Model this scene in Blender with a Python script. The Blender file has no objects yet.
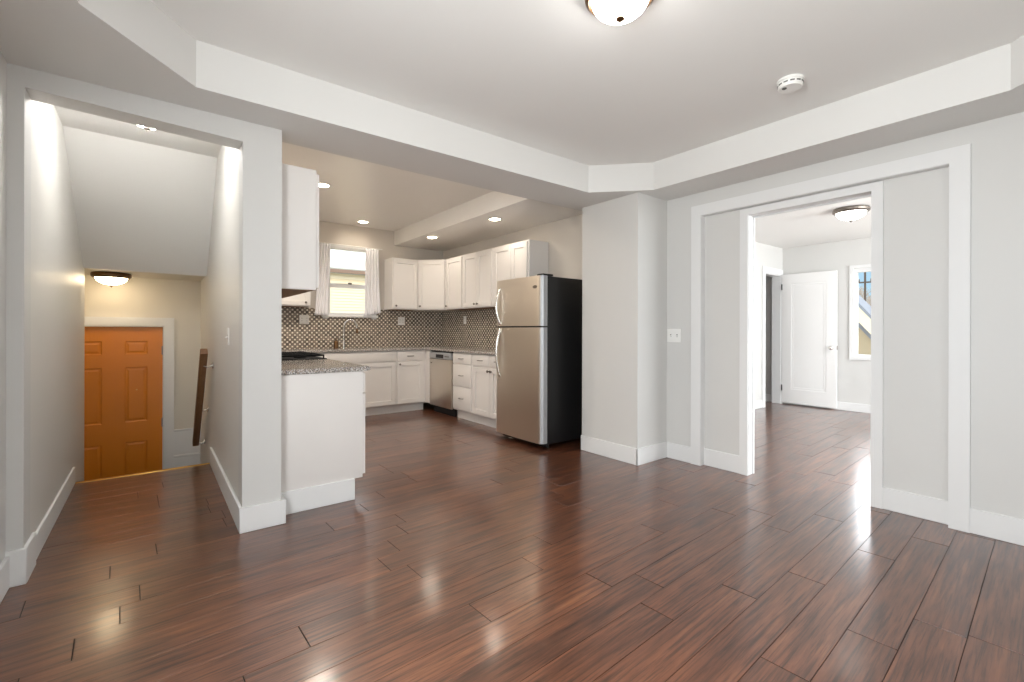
import bpy, bmesh, math, random
from mathutils import Vector, Matrix, Euler

random.seed(7)
R = math.radians
PI = math.pi
scene = bpy.context.scene
COL = scene.collection

# ------------------------------------------------------------------ camera
CAM_H = 1.17
YAW = 0.661614
F_PX = 460.77
cam_data = bpy.data.cameras.new('camera')
cam_data.sensor_fit = 'HORIZONTAL'
cam_data.sensor_width = 36.0
cam_data.lens = F_PX / 1024.0 * 36.0
cam_data.shift_y = -(341.0 - 330.40) / 1024.0
cam_data.clip_start = 0.02
cam_data.clip_end = 300
cam = bpy.data.objects.new('camera', cam_data)
cam.matrix_world = (Matrix.Translation((0, 0, CAM_H)) @ Matrix.Rotation(-YAW, 4, 'Z')
                    @ Matrix.Rotation(PI / 2, 4, 'X') @ Matrix.Rotation(0.0025, 4, 'Z'))
COL.objects.link(cam)
scene.camera = cam

# ------------------------------------------------------------------ exposure
scene.view_settings.view_transform = 'Standard'
scene.view_settings.look = 'None'
scene.view_settings.exposure = 0.08
scene.view_settings.gamma = 1.0
scene.view_settings.use_curve_mapping = False
scene.cycles.use_denoising = True
scene.cycles.max_bounces = 10
scene.cycles.diffuse_bounces = 5
scene.cycles.glossy_bounces = 5
scene.cycles.transmission_bounces = 8
scene.cycles.sample_clamp_indirect = 25.0

# ------------------------------------------------------------------ sky
world = bpy.data.worlds.new('sky')
scene.world = world
world.use_nodes = True
wn = world.node_tree
bg = wn.nodes['Background']
# a strip of clear blue low down, bright hazy cloud above it, brightest around the veiled sun in the east
_tc = wn.nodes.new('ShaderNodeTexCoord')
_sep = wn.nodes.new('ShaderNodeSeparateXYZ')
wn.links.new(_tc.outputs['Generated'], _sep.inputs[0])
_rp = wn.nodes.new('ShaderNodeValToRGB')
_e = _rp.color_ramp.elements
_e[0].position, _e[0].color = 0.13, (0.46, 0.70, 0.88, 1)
_e[1].position, _e[1].color = 0.27, (2.8, 2.9, 3.0, 1)
wn.links.new(_sep.outputs['Z'], _rp.inputs['Fac'])
_dot = wn.nodes.new('ShaderNodeVectorMath')
_dot.operation = 'DOT_PRODUCT'
wn.links.new(_tc.outputs['Generated'], _dot.inputs[0])
_dot.inputs[1].default_value = Vector((0.90, 0.22, 0.37)).normalized()
_mx = wn.nodes.new('ShaderNodeMath'); _mx.operation = 'MAXIMUM'; _mx.inputs[1].default_value = 0
wn.links.new(_dot.outputs['Value'], _mx.inputs[0])
_pw = wn.nodes.new('ShaderNodeMath'); _pw.operation = 'POWER'; _pw.inputs[1].default_value = 18
wn.links.new(_mx.outputs[0], _pw.inputs[0])
_sc = wn.nodes.new('ShaderNodeMath'); _sc.operation = 'MULTIPLY_ADD'; _sc.inputs[1].default_value = 2.2; _sc.inputs[2].default_value = 1.0
wn.links.new(_pw.outputs[0], _sc.inputs[0])
_up = wn.nodes.new('ShaderNodeMapRange')
_up.inputs['From Min'].default_value = 0.14; _up.inputs['From Max'].default_value = 0.28
_up.inputs['To Min'].default_value = 1.0
wn.links.new(_sep.outputs['Z'], _up.inputs['Value'])
wn.links.new(_sc.outputs[0], _up.inputs['To Max'])
_ml = wn.nodes.new('ShaderNodeVectorMath'); _ml.operation = 'SCALE'
wn.links.new(_rp.outputs['Color'], _ml.inputs[0])
wn.links.new(_up.outputs['Result'], _ml.inputs['Scale'])
wn.links.new(_ml.outputs['Vector'], bg.inputs['Color'])
bg.inputs['Strength'].default_value = 1.0

# ------------------------------------------------------------------ daylight through the windows
def area(name, loc, rot, sx, sy, power, color=(1, 1, 1)):
    d = bpy.data.lights.new(name, 'AREA')
    d.shape = 'RECTANGLE'
    d.size, d.size_y = sx, sy
    d.energy = power
    d.color = color
    o = bpy.data.objects.new(name, d)
    o.location = loc
    o.rotation_euler = rot
    COL.objects.link(o)
    return o

DAY = (0.93, 0.97, 1.0)
# window in the wall behind the camera, assumed left window placed for its light, windows of the far room
area('daylight_back_window', (1.95, -0.42, 1.45), (R(90), 0, 0), 0.95, 1.10, 2, DAY)
area('daylight_assumed_left', (-0.56, 0.375, 1.45), (R(90), 0, R(-90)), 1.23, 1.30, 84, DAY)  # lamp at an assumed, unseen window, set to light the right side
area('daylight_far_room_south', (6.0, -1.62, 1.4), (R(90), 0, 0), 3.0, 1.6, 225, DAY)

# ------------------------------------------------------------------ materials
def srgb(r, g, b):
    def f(c):
        c /= 255.0
        return c / 12.92 if c <= 0.04045 else ((c + 0.055) / 1.055) ** 2.4
    return (f(r), f(g), f(b), 1.0)

def new_mat(name):
    m = bpy.data.materials.new(name)
    m.use_nodes = True
    nt = m.node_tree
    return m, nt, nt.nodes['Principled BSDF']

def N(nt, kind, **kw):
    n = nt.nodes.new(kind)
    for k, v in kw.items():
        setattr(n, k, v)
    return n

def mth(nt, op, a, b=None, c=None):
    n = nt.nodes.new('ShaderNodeMath')
    n.operation = op
    for i, v in enumerate((a, b, c)):
        if v is None:
            continue
        if isinstance(v, (int, float)):
            n.inputs[i].default_value = v
        else:
            nt.links.new(v, n.inputs[i])
    return n.outputs[0]

def plain(name, col, rough=0.5, metal=0.0, noise=0.0, nscale=40, bump=0.0, bscale=200, spec=0.5, stretch=None):
    """Principled material whose colour varies a little with a noise, with an optional fine bump."""
    m, nt, p = new_mat(name)
    p.inputs['Base Color'].default_value = col
    p.inputs['Roughness'].default_value = rough
    p.inputs['Metallic'].default_value = metal
    p.inputs['Specular IOR Level'].default_value = spec
    tc = N(nt, 'ShaderNodeTexCoord')
    src = tc.outputs['Object']
    if stretch:
        mp = N(nt, 'ShaderNodeMapping')
        mp.inputs['Scale'].default_value = stretch
        nt.links.new(src, mp.inputs['Vector'])
        src = mp.outputs['Vector']
    if noise > 0:
        nz = N(nt, 'ShaderNodeTexNoise')
        nz.inputs['Scale'].default_value = nscale
        nz.inputs['Detail'].default_value = 4
        nt.links.new(src, nz.inputs['Vector'])
        mx = N(nt, 'ShaderNodeMix', data_type='RGBA')
        mx.inputs['A'].default_value = tuple(c * (1 - noise) for c in col[:3]) + (1,)
        mx.inputs['B'].default_value = tuple(min(1, c * (1 + noise)) for c in col[:3]) + (1,)
        nt.links.new(nz.outputs['Fac'], mx.inputs['Factor'])
        nt.links.new(mx.outputs['Result'], p.inputs['Base Color'])
    if bump > 0:
        nb = N(nt, 'ShaderNodeTexNoise')
        nb.inputs['Scale'].default_value = bscale
        nb.inputs['Detail'].default_value = 3
        nt.links.new(src, nb.inputs['Vector'])
        b = N(nt, 'ShaderNodeBump')
        b.inputs['Strength'].default_value = bump
        b.inputs['Distance'].default_value = 0.002
        nt.links.new(nb.outputs['Fac'], b.inputs['Height'])
        nt.links.new(b.outputs['Normal'], p.inputs['Normal'])
    return m

def emit(name, col, strength):
    m, nt, p = new_mat(name)
    p.inputs['Base Color'].default_value = (0.9, 0.9, 0.88, 1)
    p.inputs['Emission Color'].default_value = col
    p.inputs['Emission Strength'].default_value = strength
    p.inputs['Roughness'].default_value = 0.25
    return m

M = {}
M['wall'] = plain('grey_wall_paint', srgb(208, 207, 204), 0.5, noise=0.015, nscale=3, bump=0.12, bscale=260)
M['wall_kitchen'] = plain('warm_kitchen_wall_paint', srgb(210, 203, 194), 0.55, noise=0.015, nscale=3, bump=0.12, bscale=260)
M['wall_stair'] = plain('stairwell_wall_paint', srgb(214, 212, 207), 0.45, noise=0.015, nscale=3, bump=0.12, bscale=160)
M['wall_landing'] = plain('cream_landing_wall_paint', srgb(214, 208, 196), 0.5, noise=0.02, nscale=3, bump=0.1)
M['ceiling'] = plain('white_ceiling_paint', srgb(233, 232, 229), 0.6, noise=0.01, nscale=2, bump=0.15, bscale=180)
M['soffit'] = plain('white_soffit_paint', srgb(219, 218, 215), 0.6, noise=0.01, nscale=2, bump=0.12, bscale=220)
M['ceiling_kitchen'] = plain('kitchen_ceiling_paint', srgb(240, 237, 232), 0.33, noise=0.02, nscale=2, bump=0.25, bscale=20)
M['trim'] = plain('white_trim_paint', srgb(224, 224, 223), 0.45, noise=0.01, nscale=8, bump=0.04, spec=0.35)
M['cab'] = plain('white_cabinet_paint', srgb(226, 222, 218), 0.4, noise=0.01, nscale=8, bump=0.03)
M['cab_in'] = plain('brown_plywood_cabinet_underside', srgb(120, 84, 54), 0.6, noise=0.25, nscale=12, stretch=(1, 12, 1))
M['door_orange'] = plain('orange_brown_door_paint', srgb(206, 122, 24), 0.38, noise=0.06, nscale=6, bump=0.05)
M['door_white'] = plain('white_door_paint', srgb(236, 235, 233), 0.35, noise=0.01, bump=0.03)
M['steel'] = plain('brushed_stainless_steel', srgb(222, 213, 201), 0.33, metal=1.0, noise=0.05, nscale=60, bump=0.06, bscale=300, stretch=(60, 60, 1))
M['steel_h'] = plain('stainless_door_edge', srgb(178, 180, 182), 0.5, metal=0.5, noise=0.03)
M['chrome'] = plain('polished_chrome', srgb(222, 220, 216), 0.2, metal=1.0, noise=0.02)
M['nickel'] = plain('brushed_nickel', srgb(128, 120, 112), 0.32, metal=1.0, noise=0.03)
M['bronze'] = plain('aged_bronze_metal', srgb(120, 92, 66), 0.35, metal=1.0, noise=0.08)
M['black'] = plain('black_textured_metal', srgb(22, 22, 23), 0.42, noise=0.1, nscale=60, bump=0.12, bscale=400)
M['black_plastic'] = plain('black_plastic', srgb(12, 12, 13), 0.5, noise=0.05)
M['iron'] = plain('black_cast_iron', srgb(14, 14, 15), 0.7, noise=0.1, bump=0.3, bscale=120, spec=0.15)
M['plastic'] = plain('white_plastic', srgb(236, 235, 231), 0.35, noise=0.01)
M['plastic_dark'] = plain('grey_slot_shadow_plastic', srgb(96, 94, 90), 0.5, noise=0.02)
M['brass'] = plain('brass_nosing', srgb(214, 170, 92), 0.3, metal=1.0, noise=0.05)
M['rail'] = plain('walnut_handrail_wood', srgb(128, 92, 62), 0.4, noise=0.3, nscale=8, stretch=(6, 1, 1), bump=0.1)
M['groove'] = plain('dark_floor_joint', srgb(22, 15, 12), 0.8, noise=0.05)
M['siding'] = plain('cream_painted_siding', srgb(238, 226, 196), 0.7, noise=0.03)
M['siding_tan'] = plain('tan_painted_siding', srgb(166, 154, 130), 0.7, noise=0.05)
M['roof_pale'] = plain('pale_shingle_roof', srgb(176, 178, 168), 0.8, noise=0.1, nscale=14)
M['roof_and_shade_blue'] = plain('blue_grey_roof_and_eave_shade', srgb(128, 134, 144), 0.8, noise=0.1, nscale=14)
M['fascia'] = plain('white_fascia_board', srgb(222, 212, 184), 0.6, noise=0.02)
M['fascia_brown'] = plain('brown_gutter', srgb(140, 116, 98), 0.5, noise=0.1)
M['bark'] = plain('grey_brown_bark', srgb(164, 154, 144), 0.9, noise=0.2)
M['pole'] = plain('weathered_pole_wood', srgb(84, 74, 66), 0.9, noise=0.2)
M['ground'] = plain('dry_ground_with_grass', srgb(196, 190, 176), 0.95, noise=0.15, nscale=2)
M['leaf'] = plain('olive_shrub_leaves', srgb(150, 140, 80), 0.8, noise=0.3, nscale=8)
M['lamp_white'] = emit('lit_frosted_glass', (1, 0.965, 0.92, 1), 31)
M['lamp_far'] = emit('lit_frosted_glass_bright', (1, 0.97, 0.92, 1), 6)
M['lamp_stair'] = emit('lit_frosted_glass_stair', (1, 0.985, 0.965, 1), 60)
M['lamp_warm'] = emit('lit_frosted_glass_warm', (1, 0.79, 0.50, 1), 22)
M['fill_kitchen'] = emit('kitchen_fill_glow', (1, 0.90, 0.78, 1), 56)  # glow of the added kitchen fill lamp
M['can'] = emit('lit_recessed_bulb', (1, 0.82, 0.58, 1), 28)

def glass_mat():
    m, nt, p = new_mat('window_glass')
    p.inputs['Base Color'].default_value = (1, 1, 1, 1)
    p.inputs['Roughness'].default_value = 0.0
    p.inputs['Transmission Weight'].default_value = 1.0
    p.inputs['IOR'].default_value = 1.02
    return m
M['glass'] = glass_mat()

def sheer_mat():
    m, nt, p = new_mat('sheer_white_curtain_cloth')
    out = nt.nodes['Material Output']
    p.inputs['Base Color'].default_value = srgb(250, 249, 252)
    p.inputs['Roughness'].default_value = 0.8
    tr = N(nt, 'ShaderNodeBsdfTranslucent')
    tr.inputs['Color'].default_value = srgb(246, 244, 248)
    tp = N(nt, 'ShaderNodeBsdfTransparent')
    mx = N(nt, 'ShaderNodeMixShader')
    mx.inputs[0].default_value = 0.08
    nt.links.new(p.outputs[0], mx.inputs[1])
    nt.links.new(tr.outputs[0], mx.inputs[2])
    mx2 = N(nt, 'ShaderNodeMixShader')
    tc = N(nt, 'ShaderNodeTexCoord')
    wv = N(nt, 'ShaderNodeTexNoise')
    wv.inputs['Scale'].default_value = 300
    nt.links.new(tc.outputs['Object'], wv.inputs['Vector'])
    nt.links.new(mth(nt, 'MULTIPLY_ADD', wv.outputs['Fac'], 0.08, 0.0), mx2.inputs[0])
    nt.links.new(mx.outputs[0], mx2.inputs[1])
    nt.links.new(tp.outputs[0], mx2.inputs[2])
    nt.links.new(mx2.outputs[0], out.inputs['Surface'])
    return m
M['sheer'] = sheer_mat()

def floor_mat():
    m, nt, p = new_mat('dark_hand_scraped_laminate')
    uv = N(nt, 'ShaderNodeUVMap', uv_map='grain')
    at = N(nt, 'ShaderNodeAttribute', attribute_name='plank')
    mp = N(nt, 'ShaderNodeMapping')
    mp.inputs['Scale'].default_value = (1.3, 15, 1)
    nt.links.new(uv.outputs[0], mp.inputs['Vector'])
    n1 = N(nt, 'ShaderNodeTexNoise')
    n1.inputs['Scale'].default_value = 1.6
    n1.inputs['Detail'].default_value = 7
    n1.inputs['Roughness'].default_value = 0.62
    n1.inputs['Distortion'].default_value = 0.12
    nt.links.new(mp.outputs[0], n1.inputs['Vector'])
    mp2 = N(nt, 'ShaderNodeMapping')
    mp2.inputs['Scale'].default_value = (3.2, 75, 1)
    nt.links.new(uv.outputs[0], mp2.inputs['Vector'])
    n2 = N(nt, 'ShaderNodeTexNoise')
    n2.inputs['Scale'].default_value = 1.0
    n2.inputs['Detail'].default_value = 6
    n2.inputs['Roughness'].default_value = 0.65
    n2.inputs['Distortion'].default_value = 0.25
    nt.links.new(mp2.outputs[0], n2.inputs['Vector'])
    mp3 = N(nt, 'ShaderNodeMapping')
    mp3.inputs['Scale'].default_value = (2.2, 5, 1)
    nt.links.new(uv.outputs[0], mp3.inputs['Vector'])
    n3 = N(nt, 'ShaderNodeTexNoise')
    n3.inputs['Scale'].default_value = 1.3
    n3.inputs['Detail'].default_value = 3
    nt.links.new(mp3.outputs[0], n3.inputs['Vector'])
    f = mth(nt, 'MULTIPLY', n1.outputs['Fac'], 0.60)
    f = mth(nt, 'MULTIPLY_ADD', n2.outputs['Fac'], 0.30, f)
    f = mth(nt, 'MULTIPLY_ADD', n3.outputs['Fac'], 0.24, f)
    f = mth(nt, 'MULTIPLY_ADD', at.outputs['Fac'], 0.10, f)
    f = mth(nt, 'ADD', f, 0.02)
    rp = N(nt, 'ShaderNodeValToRGB')
    e = rp.color_ramp.elements
    e[0].position, e[0].color = 0.40, srgb(46, 26, 18)
    e[1].position, e[1].color = 0.88, srgb(138, 90, 60)
    a = e.new(0.55); a.color = srgb(78, 46, 31)
    a = e.new(0.70); a.color = srgb(108, 66, 45)
    nt.links.new(f, rp.inputs['Fac'])
    # thin dark pores and scrape lines along the grain
    st = N(nt, 'ShaderNodeMapRange')
    st.inputs['From Min'].default_value = 0.36
    st.inputs['From Max'].default_value = 0.52
    st.inputs['To Min'].default_value = 0.48
    nt.links.new(n2.outputs['Fac'], st.inputs['Value'])
    mlt = N(nt, 'ShaderNodeMix', data_type='RGBA', blend_type='MULTIPLY')
    mlt.inputs['Factor'].default_value = 1.0
    nt.links.new(rp.outputs['Color'], mlt.inputs['A'])
    nt.links.new(st.outputs['Result'], mlt.inputs['B'])
    nt.links.new(mlt.outputs['Result'], p.inputs['Base Color'])
    rg = mth(nt, 'MULTIPLY_ADD', n2.outputs['Fac'], 0.16, 0.25)
    nt.links.new(rg, p.inputs['Roughness'])
    p.inputs['Specular IOR Level'].default_value = 0.45
    p.inputs['Coat Weight'].default_value = 1.0
    p.inputs['Coat IOR'].default_value = 1.3
    p.inputs['Coat Roughness'].default_value = 0.16
    h = mth(nt, 'MULTIPLY_ADD', n2.outputs['Fac'], 0.7, mth(nt, 'MULTIPLY', n1.outputs['Fac'], 0.3))
    b = N(nt, 'ShaderNodeBump')
    b.inputs['Strength'].default_value = 0.10
    b.inputs['Distance'].default_value = 0.003
    nt.links.new(h, b.inputs['Height'])
    nt.links.new(b.outputs['Normal'], p.inputs['Normal'])
    return m
M['floor'] = floor_mat()

def granite_mat():
    m, nt, p = new_mat('speckled_grey_brown_granite')
    tc = N(nt, 'ShaderNodeTexCoord')
    v = N(nt, 'ShaderNodeTexVoronoi')
    v.inputs['Scale'].default_value = 190
    nt.links.new(tc.outputs['Object'], v.inputs['Vector'])
    rp = N(nt, 'ShaderNodeValToRGB')
    rp.color_ramp.interpolation = 'CONSTANT'
    e = rp.color_ramp.elements
    e[0].position, e[0].color = 0.0, srgb(92, 88, 86)
    e[1].position, e[1].color = 0.2, srgb(188, 184, 180)
    for pos, c in ((0.42, (150, 138, 128)), (0.6, (216, 213, 208)), (0.74, (122, 116, 114)), (0.86, (172, 156, 142))):
        x = e.new(pos); x.color = srgb(*c)
    sx = N(nt, 'ShaderNodeSeparateColor')
    nt.links.new(v.outputs['Color'], sx.inputs[0])
    nt.links.new(sx.outputs[0], rp.inputs['Fac'])
    nt.links.new(rp.outputs['Color'], p.inputs['Base Color'])
    p.inputs['Roughness'].default_value = 0.12
    return m
M['granite'] = granite_mat()

def mosaic_mat():
    m, nt, p = new_mat('brown_mosaic_tile_with_white_squares')
    uv = N(nt, 'ShaderNodeUVMap', uv_map='metres')
    s = N(nt, 'ShaderNodeSeparateXYZ')
    nt.links.new(uv.outputs[0], s.inputs[0])
    P_ = 0.031
    u = mth(nt, 'DIVIDE', s.outputs[0], P_)
    w = mth(nt, 'DIVIDE', s.outputs[1], P_)
    iu, iw = mth(nt, 'FLOOR', u), mth(nt, 'FLOOR', w)
    fu = mth(nt, 'ABSOLUTE', mth(nt, 'SUBTRACT', mth(nt, 'FRACT', u), 0.5))
    fw = mth(nt, 'ABSOLUTE', mth(nt, 'SUBTRACT', mth(nt, 'FRACT', w), 0.5))
    mxd = mth(nt, 'MAXIMUM', fu, fw)
    par = mth(nt, 'FRACT', mth(nt, 'MULTIPLY', mth(nt, 'ADD', iu, iw), 0.5))
    odd = mth(nt, 'GREATER_THAN', par, 0.25)
    white = mth(nt, 'MULTIPLY', odd, mth(nt, 'LESS_THAN', mxd, 0.33))
    grout = mth(nt, 'GREATER_THAN', mxd, 0.47)
    cb = N(nt, 'ShaderNodeCombineXYZ')
    nt.links.new(iu, cb.inputs[0]); nt.links.new(iw, cb.inputs[1])
    wnz = N(nt, 'ShaderNodeTexWhiteNoise', noise_dimensions='3D')
    nt.links.new(cb.outputs[0], wnz.inputs['Vector'])
    rp = N(nt, 'ShaderNodeValToRGB')
    e = rp.color_ramp.elements
    e[0].position, e[0].color = 0.0, srgb(94, 86, 78)
    e[1].position, e[1].color = 1.0, srgb(146, 133, 120)
    nt.links.new(wnz.outputs['Value'], rp.inputs['Fac'])
    m1 = N(nt, 'ShaderNodeMix', data_type='RGBA')
    nt.links.new(white, m1.inputs['Factor'])
    nt.links.new(rp.outputs['Color'], m1.inputs['A'])
    m1.inputs['B'].default_value = srgb(232, 224, 208)
    m2 = N(nt, 'ShaderNodeMix', data_type='RGBA')
    nt.links.new(grout, m2.inputs['Factor'])
    nt.links.new(m1.outputs['Result'], m2.inputs['A'])
    m2.inputs['B'].default_value = srgb(120, 108, 96)
    nt.links.new(m2.outputs['Result'], p.inputs['Base Color'])
    p.inputs['Roughness'].default_value = 0.22
    b = N(nt, 'ShaderNodeBump')
    b.inputs['Strength'].default_value = 0.4
    b.inputs['Distance'].default_value = 0.002
    b.invert = True
    nt.links.new(grout, b.inputs['Height'])
    nt.links.new(b.outputs['Normal'], p.inputs['Normal'])
    return m
M['mosaic'] = mosaic_mat()

# ------------------------------------------------------------------ mesh helpers
class MB:
    """Collects shapes in one bmesh and links them as ONE object."""
    def __init__(self):
        self.bm = bmesh.new()

    def box(self, x0, x1, y0, y1, z0, z1, bev=0.0, seg=2):
        r = bmesh.ops.create_cube(self.bm, size=1.0)
        vs = r['verts']
        for v in vs:
            v.co.x = x0 + (v.co.x + 0.5) * (x1 - x0)
            v.co.y = y0 + (v.co.y + 0.5) * (y1 - y0)
            v.co.z = z0 + (v.co.z + 0.5) * (z1 - z0)
        if bev > 0:
            es = list({e for v in vs for e in v.link_edges})
            bmesh.ops.bevel(self.bm, geom=es, offset=bev, segments=seg, affect='EDGES', profile=0.5)
        return self

    def prism(self, poly, axis, lo, hi):
        """poly: 2D points in the plane of the other two axes (in xyz order), extruded along axis."""
        def pt(a, b, c):
            return {'x': (c, a, b), 'y': (a, c, b), 'z': (a, b, c)}[axis]
        lo_v = [self.bm.verts.new(pt(a, b, lo)) for a, b in poly]
        hi_v = [self.bm.verts.new(pt(a, b, hi)) for a, b in poly]
        self.bm.faces.new(lo_v)
        self.bm.faces.new(hi_v)
        n = len(poly)
        for i in range(n):
            self.bm.faces.new((lo_v[i], lo_v[(i + 1) % n], hi_v[(i + 1) % n], hi_v[i]))
        return self

    def hexa(self, pts8):
        v = [self.bm.verts.new(p) for p in pts8]
        for f in ((0, 1, 2, 3), (4, 5, 6, 7), (0, 1, 5, 4), (1, 2, 6, 5), (2, 3, 7, 6), (3, 0, 4, 7)):
            self.bm.faces.new([v[i] for i in f])
        return self

    def lathe(self, profile, center, seg=40, cap0=True, cap1=True, mat=None):
        """profile: (radius, z) rows; revolved about z at center."""
        rings = []
        mat = mat or Matrix.Identity(4)
        for r, z in profile:
            ring = []
            if r < 1e-6:
                ring = [self.bm.verts.new(mat @ Vector((center[0], center[1], center[2] + z)))]
            else:
                for i in range(seg):
                    a = 2 * PI * i / seg
                    ring.append(self.bm.verts.new(mat @ Vector((center[0] + r * math.cos(a), center[1] + r * math.sin(a), center[2] + z))))
            rings.append(ring)
        for a, b in zip(rings, rings[1:]):
            for i in range(seg):
                j = (i + 1) % seg
                if len(a) == 1 and len(b) == 1:
                    continue
                if len(a) == 1:
                    self.bm.faces.new((a[0], b[i], b[j]))
                elif len(b) == 1:
                    self.bm.faces.new((a[i], a[j], b[0]))
                else:
                    self.bm.faces.new((a[i], a[j], b[j], b[i]))
        if cap0 and len(rings[0]) > 1:
            self.bm.faces.new(rings[0])
        if cap1 and len(rings[-1]) > 1:
            self.bm.faces.new(rings[-1])
        return self

    def tube(self, pts, rad, seg=10):
        """A round bar through pts; rad a number or one radius per point."""
        pts = [Vector(p) for p in pts]
        rads = rad if isinstance(rad, (list, tuple)) else [rad] * len(pts)
        rings = []
        up = None
        for i, p in enumerate(pts):
            d = (pts[min(i + 1, len(pts) - 1)] - pts[max(i - 1, 0)]).normalized()
            if up is None:
                up = Vector((0, 0, 1)) if abs(d.z) < 0.9 else Vector((1, 0, 0))
            s = d.cross(up).normalized()
            up = s.cross(d).normalized()
            rings.append([self.bm.verts.new(p + (s * math.cos(2 * PI * k / seg) + up * math.sin(2 * PI * k / seg)) * rads[i]) for k in range(seg)])
        for a, b in zip(rings, rings[1:]):
            for k in range(seg):
                self.bm.faces.new((a[k], a[(k + 1) % seg], b[(k + 1) % seg], b[k]))
        self.bm.faces.new(rings[0])
        self.bm.faces.new(rings[-1])
        return self

    def build(self, name, mat, parent=None, smooth=False, kind=None, matrix=None, offset=None):
        bm = self.bm
        bmesh.ops.recalc_face_normals(bm, faces=bm.faces)
        me = bpy.data.meshes.new(name)
        if matrix:
            bmesh.ops.transform(bm, matrix=matrix, verts=bm.verts)
        if offset:
            bmesh.ops.translate(bm, vec=Vector(offset), verts=bm.verts)
        bm.to_mesh(me)
        bm.free()
        for mt in (mat if isinstance(mat, (list, tuple)) else [mat]):
            me.materials.append(mt)
        if smooth:
            for p in me.polygons:
                p.use_smooth = True
            me.set_sharp_from_angle(angle=R(38))
        o = bpy.data.objects.new(name, me)
        COL.objects.link(o)
        if parent:
            o.parent = parent
        if kind:
            o['kind'] = kind
        return o

def box(name, mat, x0, x1, y0, y1, z0, z1, bev=0.0, parent=None, kind=None, seg=2):
    return MB().box(x0, x1, y0, y1, z0, z1, bev, seg).build(name, mat, parent, kind=kind, smooth=bev > 0)

def struct(name, mb, mat, parent=None, smooth=False):
    return mb.build(name, mat, parent, kind='structure', smooth=smooth)

def thing(name, label, cat, loc=(0, 0, 0), rotz=0.0, group=None):
    o = bpy.data.objects.new(name, None)
    o.empty_display_size = 0.1
    o.location = loc
    o.rotation_euler = (0, 0, rotz)
    o['label'] = label
    o['category'] = cat
    if group:
        o['group'] = group
    COL.objects.link(o)
    return o

def tag(o, label, cat, group=None):
    o['label'] = label
    o['category'] = cat
    if group:
        o['group'] = group
    return o

def panel_slab(xs, zs, y_front, thick, panels, steps, bev=0.002):
    """Door leaf as one connected mesh: a grid front (cuts xs, zs) facing -y; the cells in panels are inset by steps (inset, push-in)."""
    mb = MB()
    bm = mb.bm
    V = {}
    for i, x in enumerate(xs):
        for k, z in enumerate(zs):
            V[i, k] = bm.verts.new((x, y_front, z))
    cells = {}
    for i in range(len(xs) - 1):
        for k in range(len(zs) - 1):
            cells[i, k] = bm.faces.new((V[i, k], V[i + 1, k], V[i + 1, k + 1], V[i, k + 1]))
    B = {}
    border = ([(i, 0) for i in range(len(xs))] + [(len(xs) - 1, k) for k in range(1, len(zs))]
              + [(i, len(zs) - 1) for i in range(len(xs) - 2, -1, -1)] + [(0, k) for k in range(len(zs) - 2, 0, -1)])
    bb = [bm.verts.new((xs[i], y_front + thick, zs[k])) for i, k in border]
    bm.faces.new(bb)
    for a in range(len(border)):
        b = (a + 1) % len(border)
        bm.faces.new((V[border[a]], V[border[b]], bb[b], bb[a]))
    bm.normal_update()
    for f in cells.values():
        if f.normal.y > 0:
            f.normal_flip()
    bmesh.ops.recalc_face_normals(bm, faces=bm.faces)
    fs = [cells[c] for c in panels]
    for f in fs:
        for inset, push in steps:
            bmesh.ops.inset_region(bm, faces=[f], thickness=inset, depth=0.0, use_even_offset=True)
            for v in f.verts:
                v.co.y += push
    return mb

def shaker(w, h, fr=0.056, t=0.02):
    """Shaker door, local: x 0..w, z 0..h, front at y = -t, back at y = 0."""
    return panel_slab([0, w], [0, h], -t, t, [(0, 0)], [(0.0025, 0.0), (fr - 0.0025, 0.0), (0.002, 0.012)])

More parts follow.
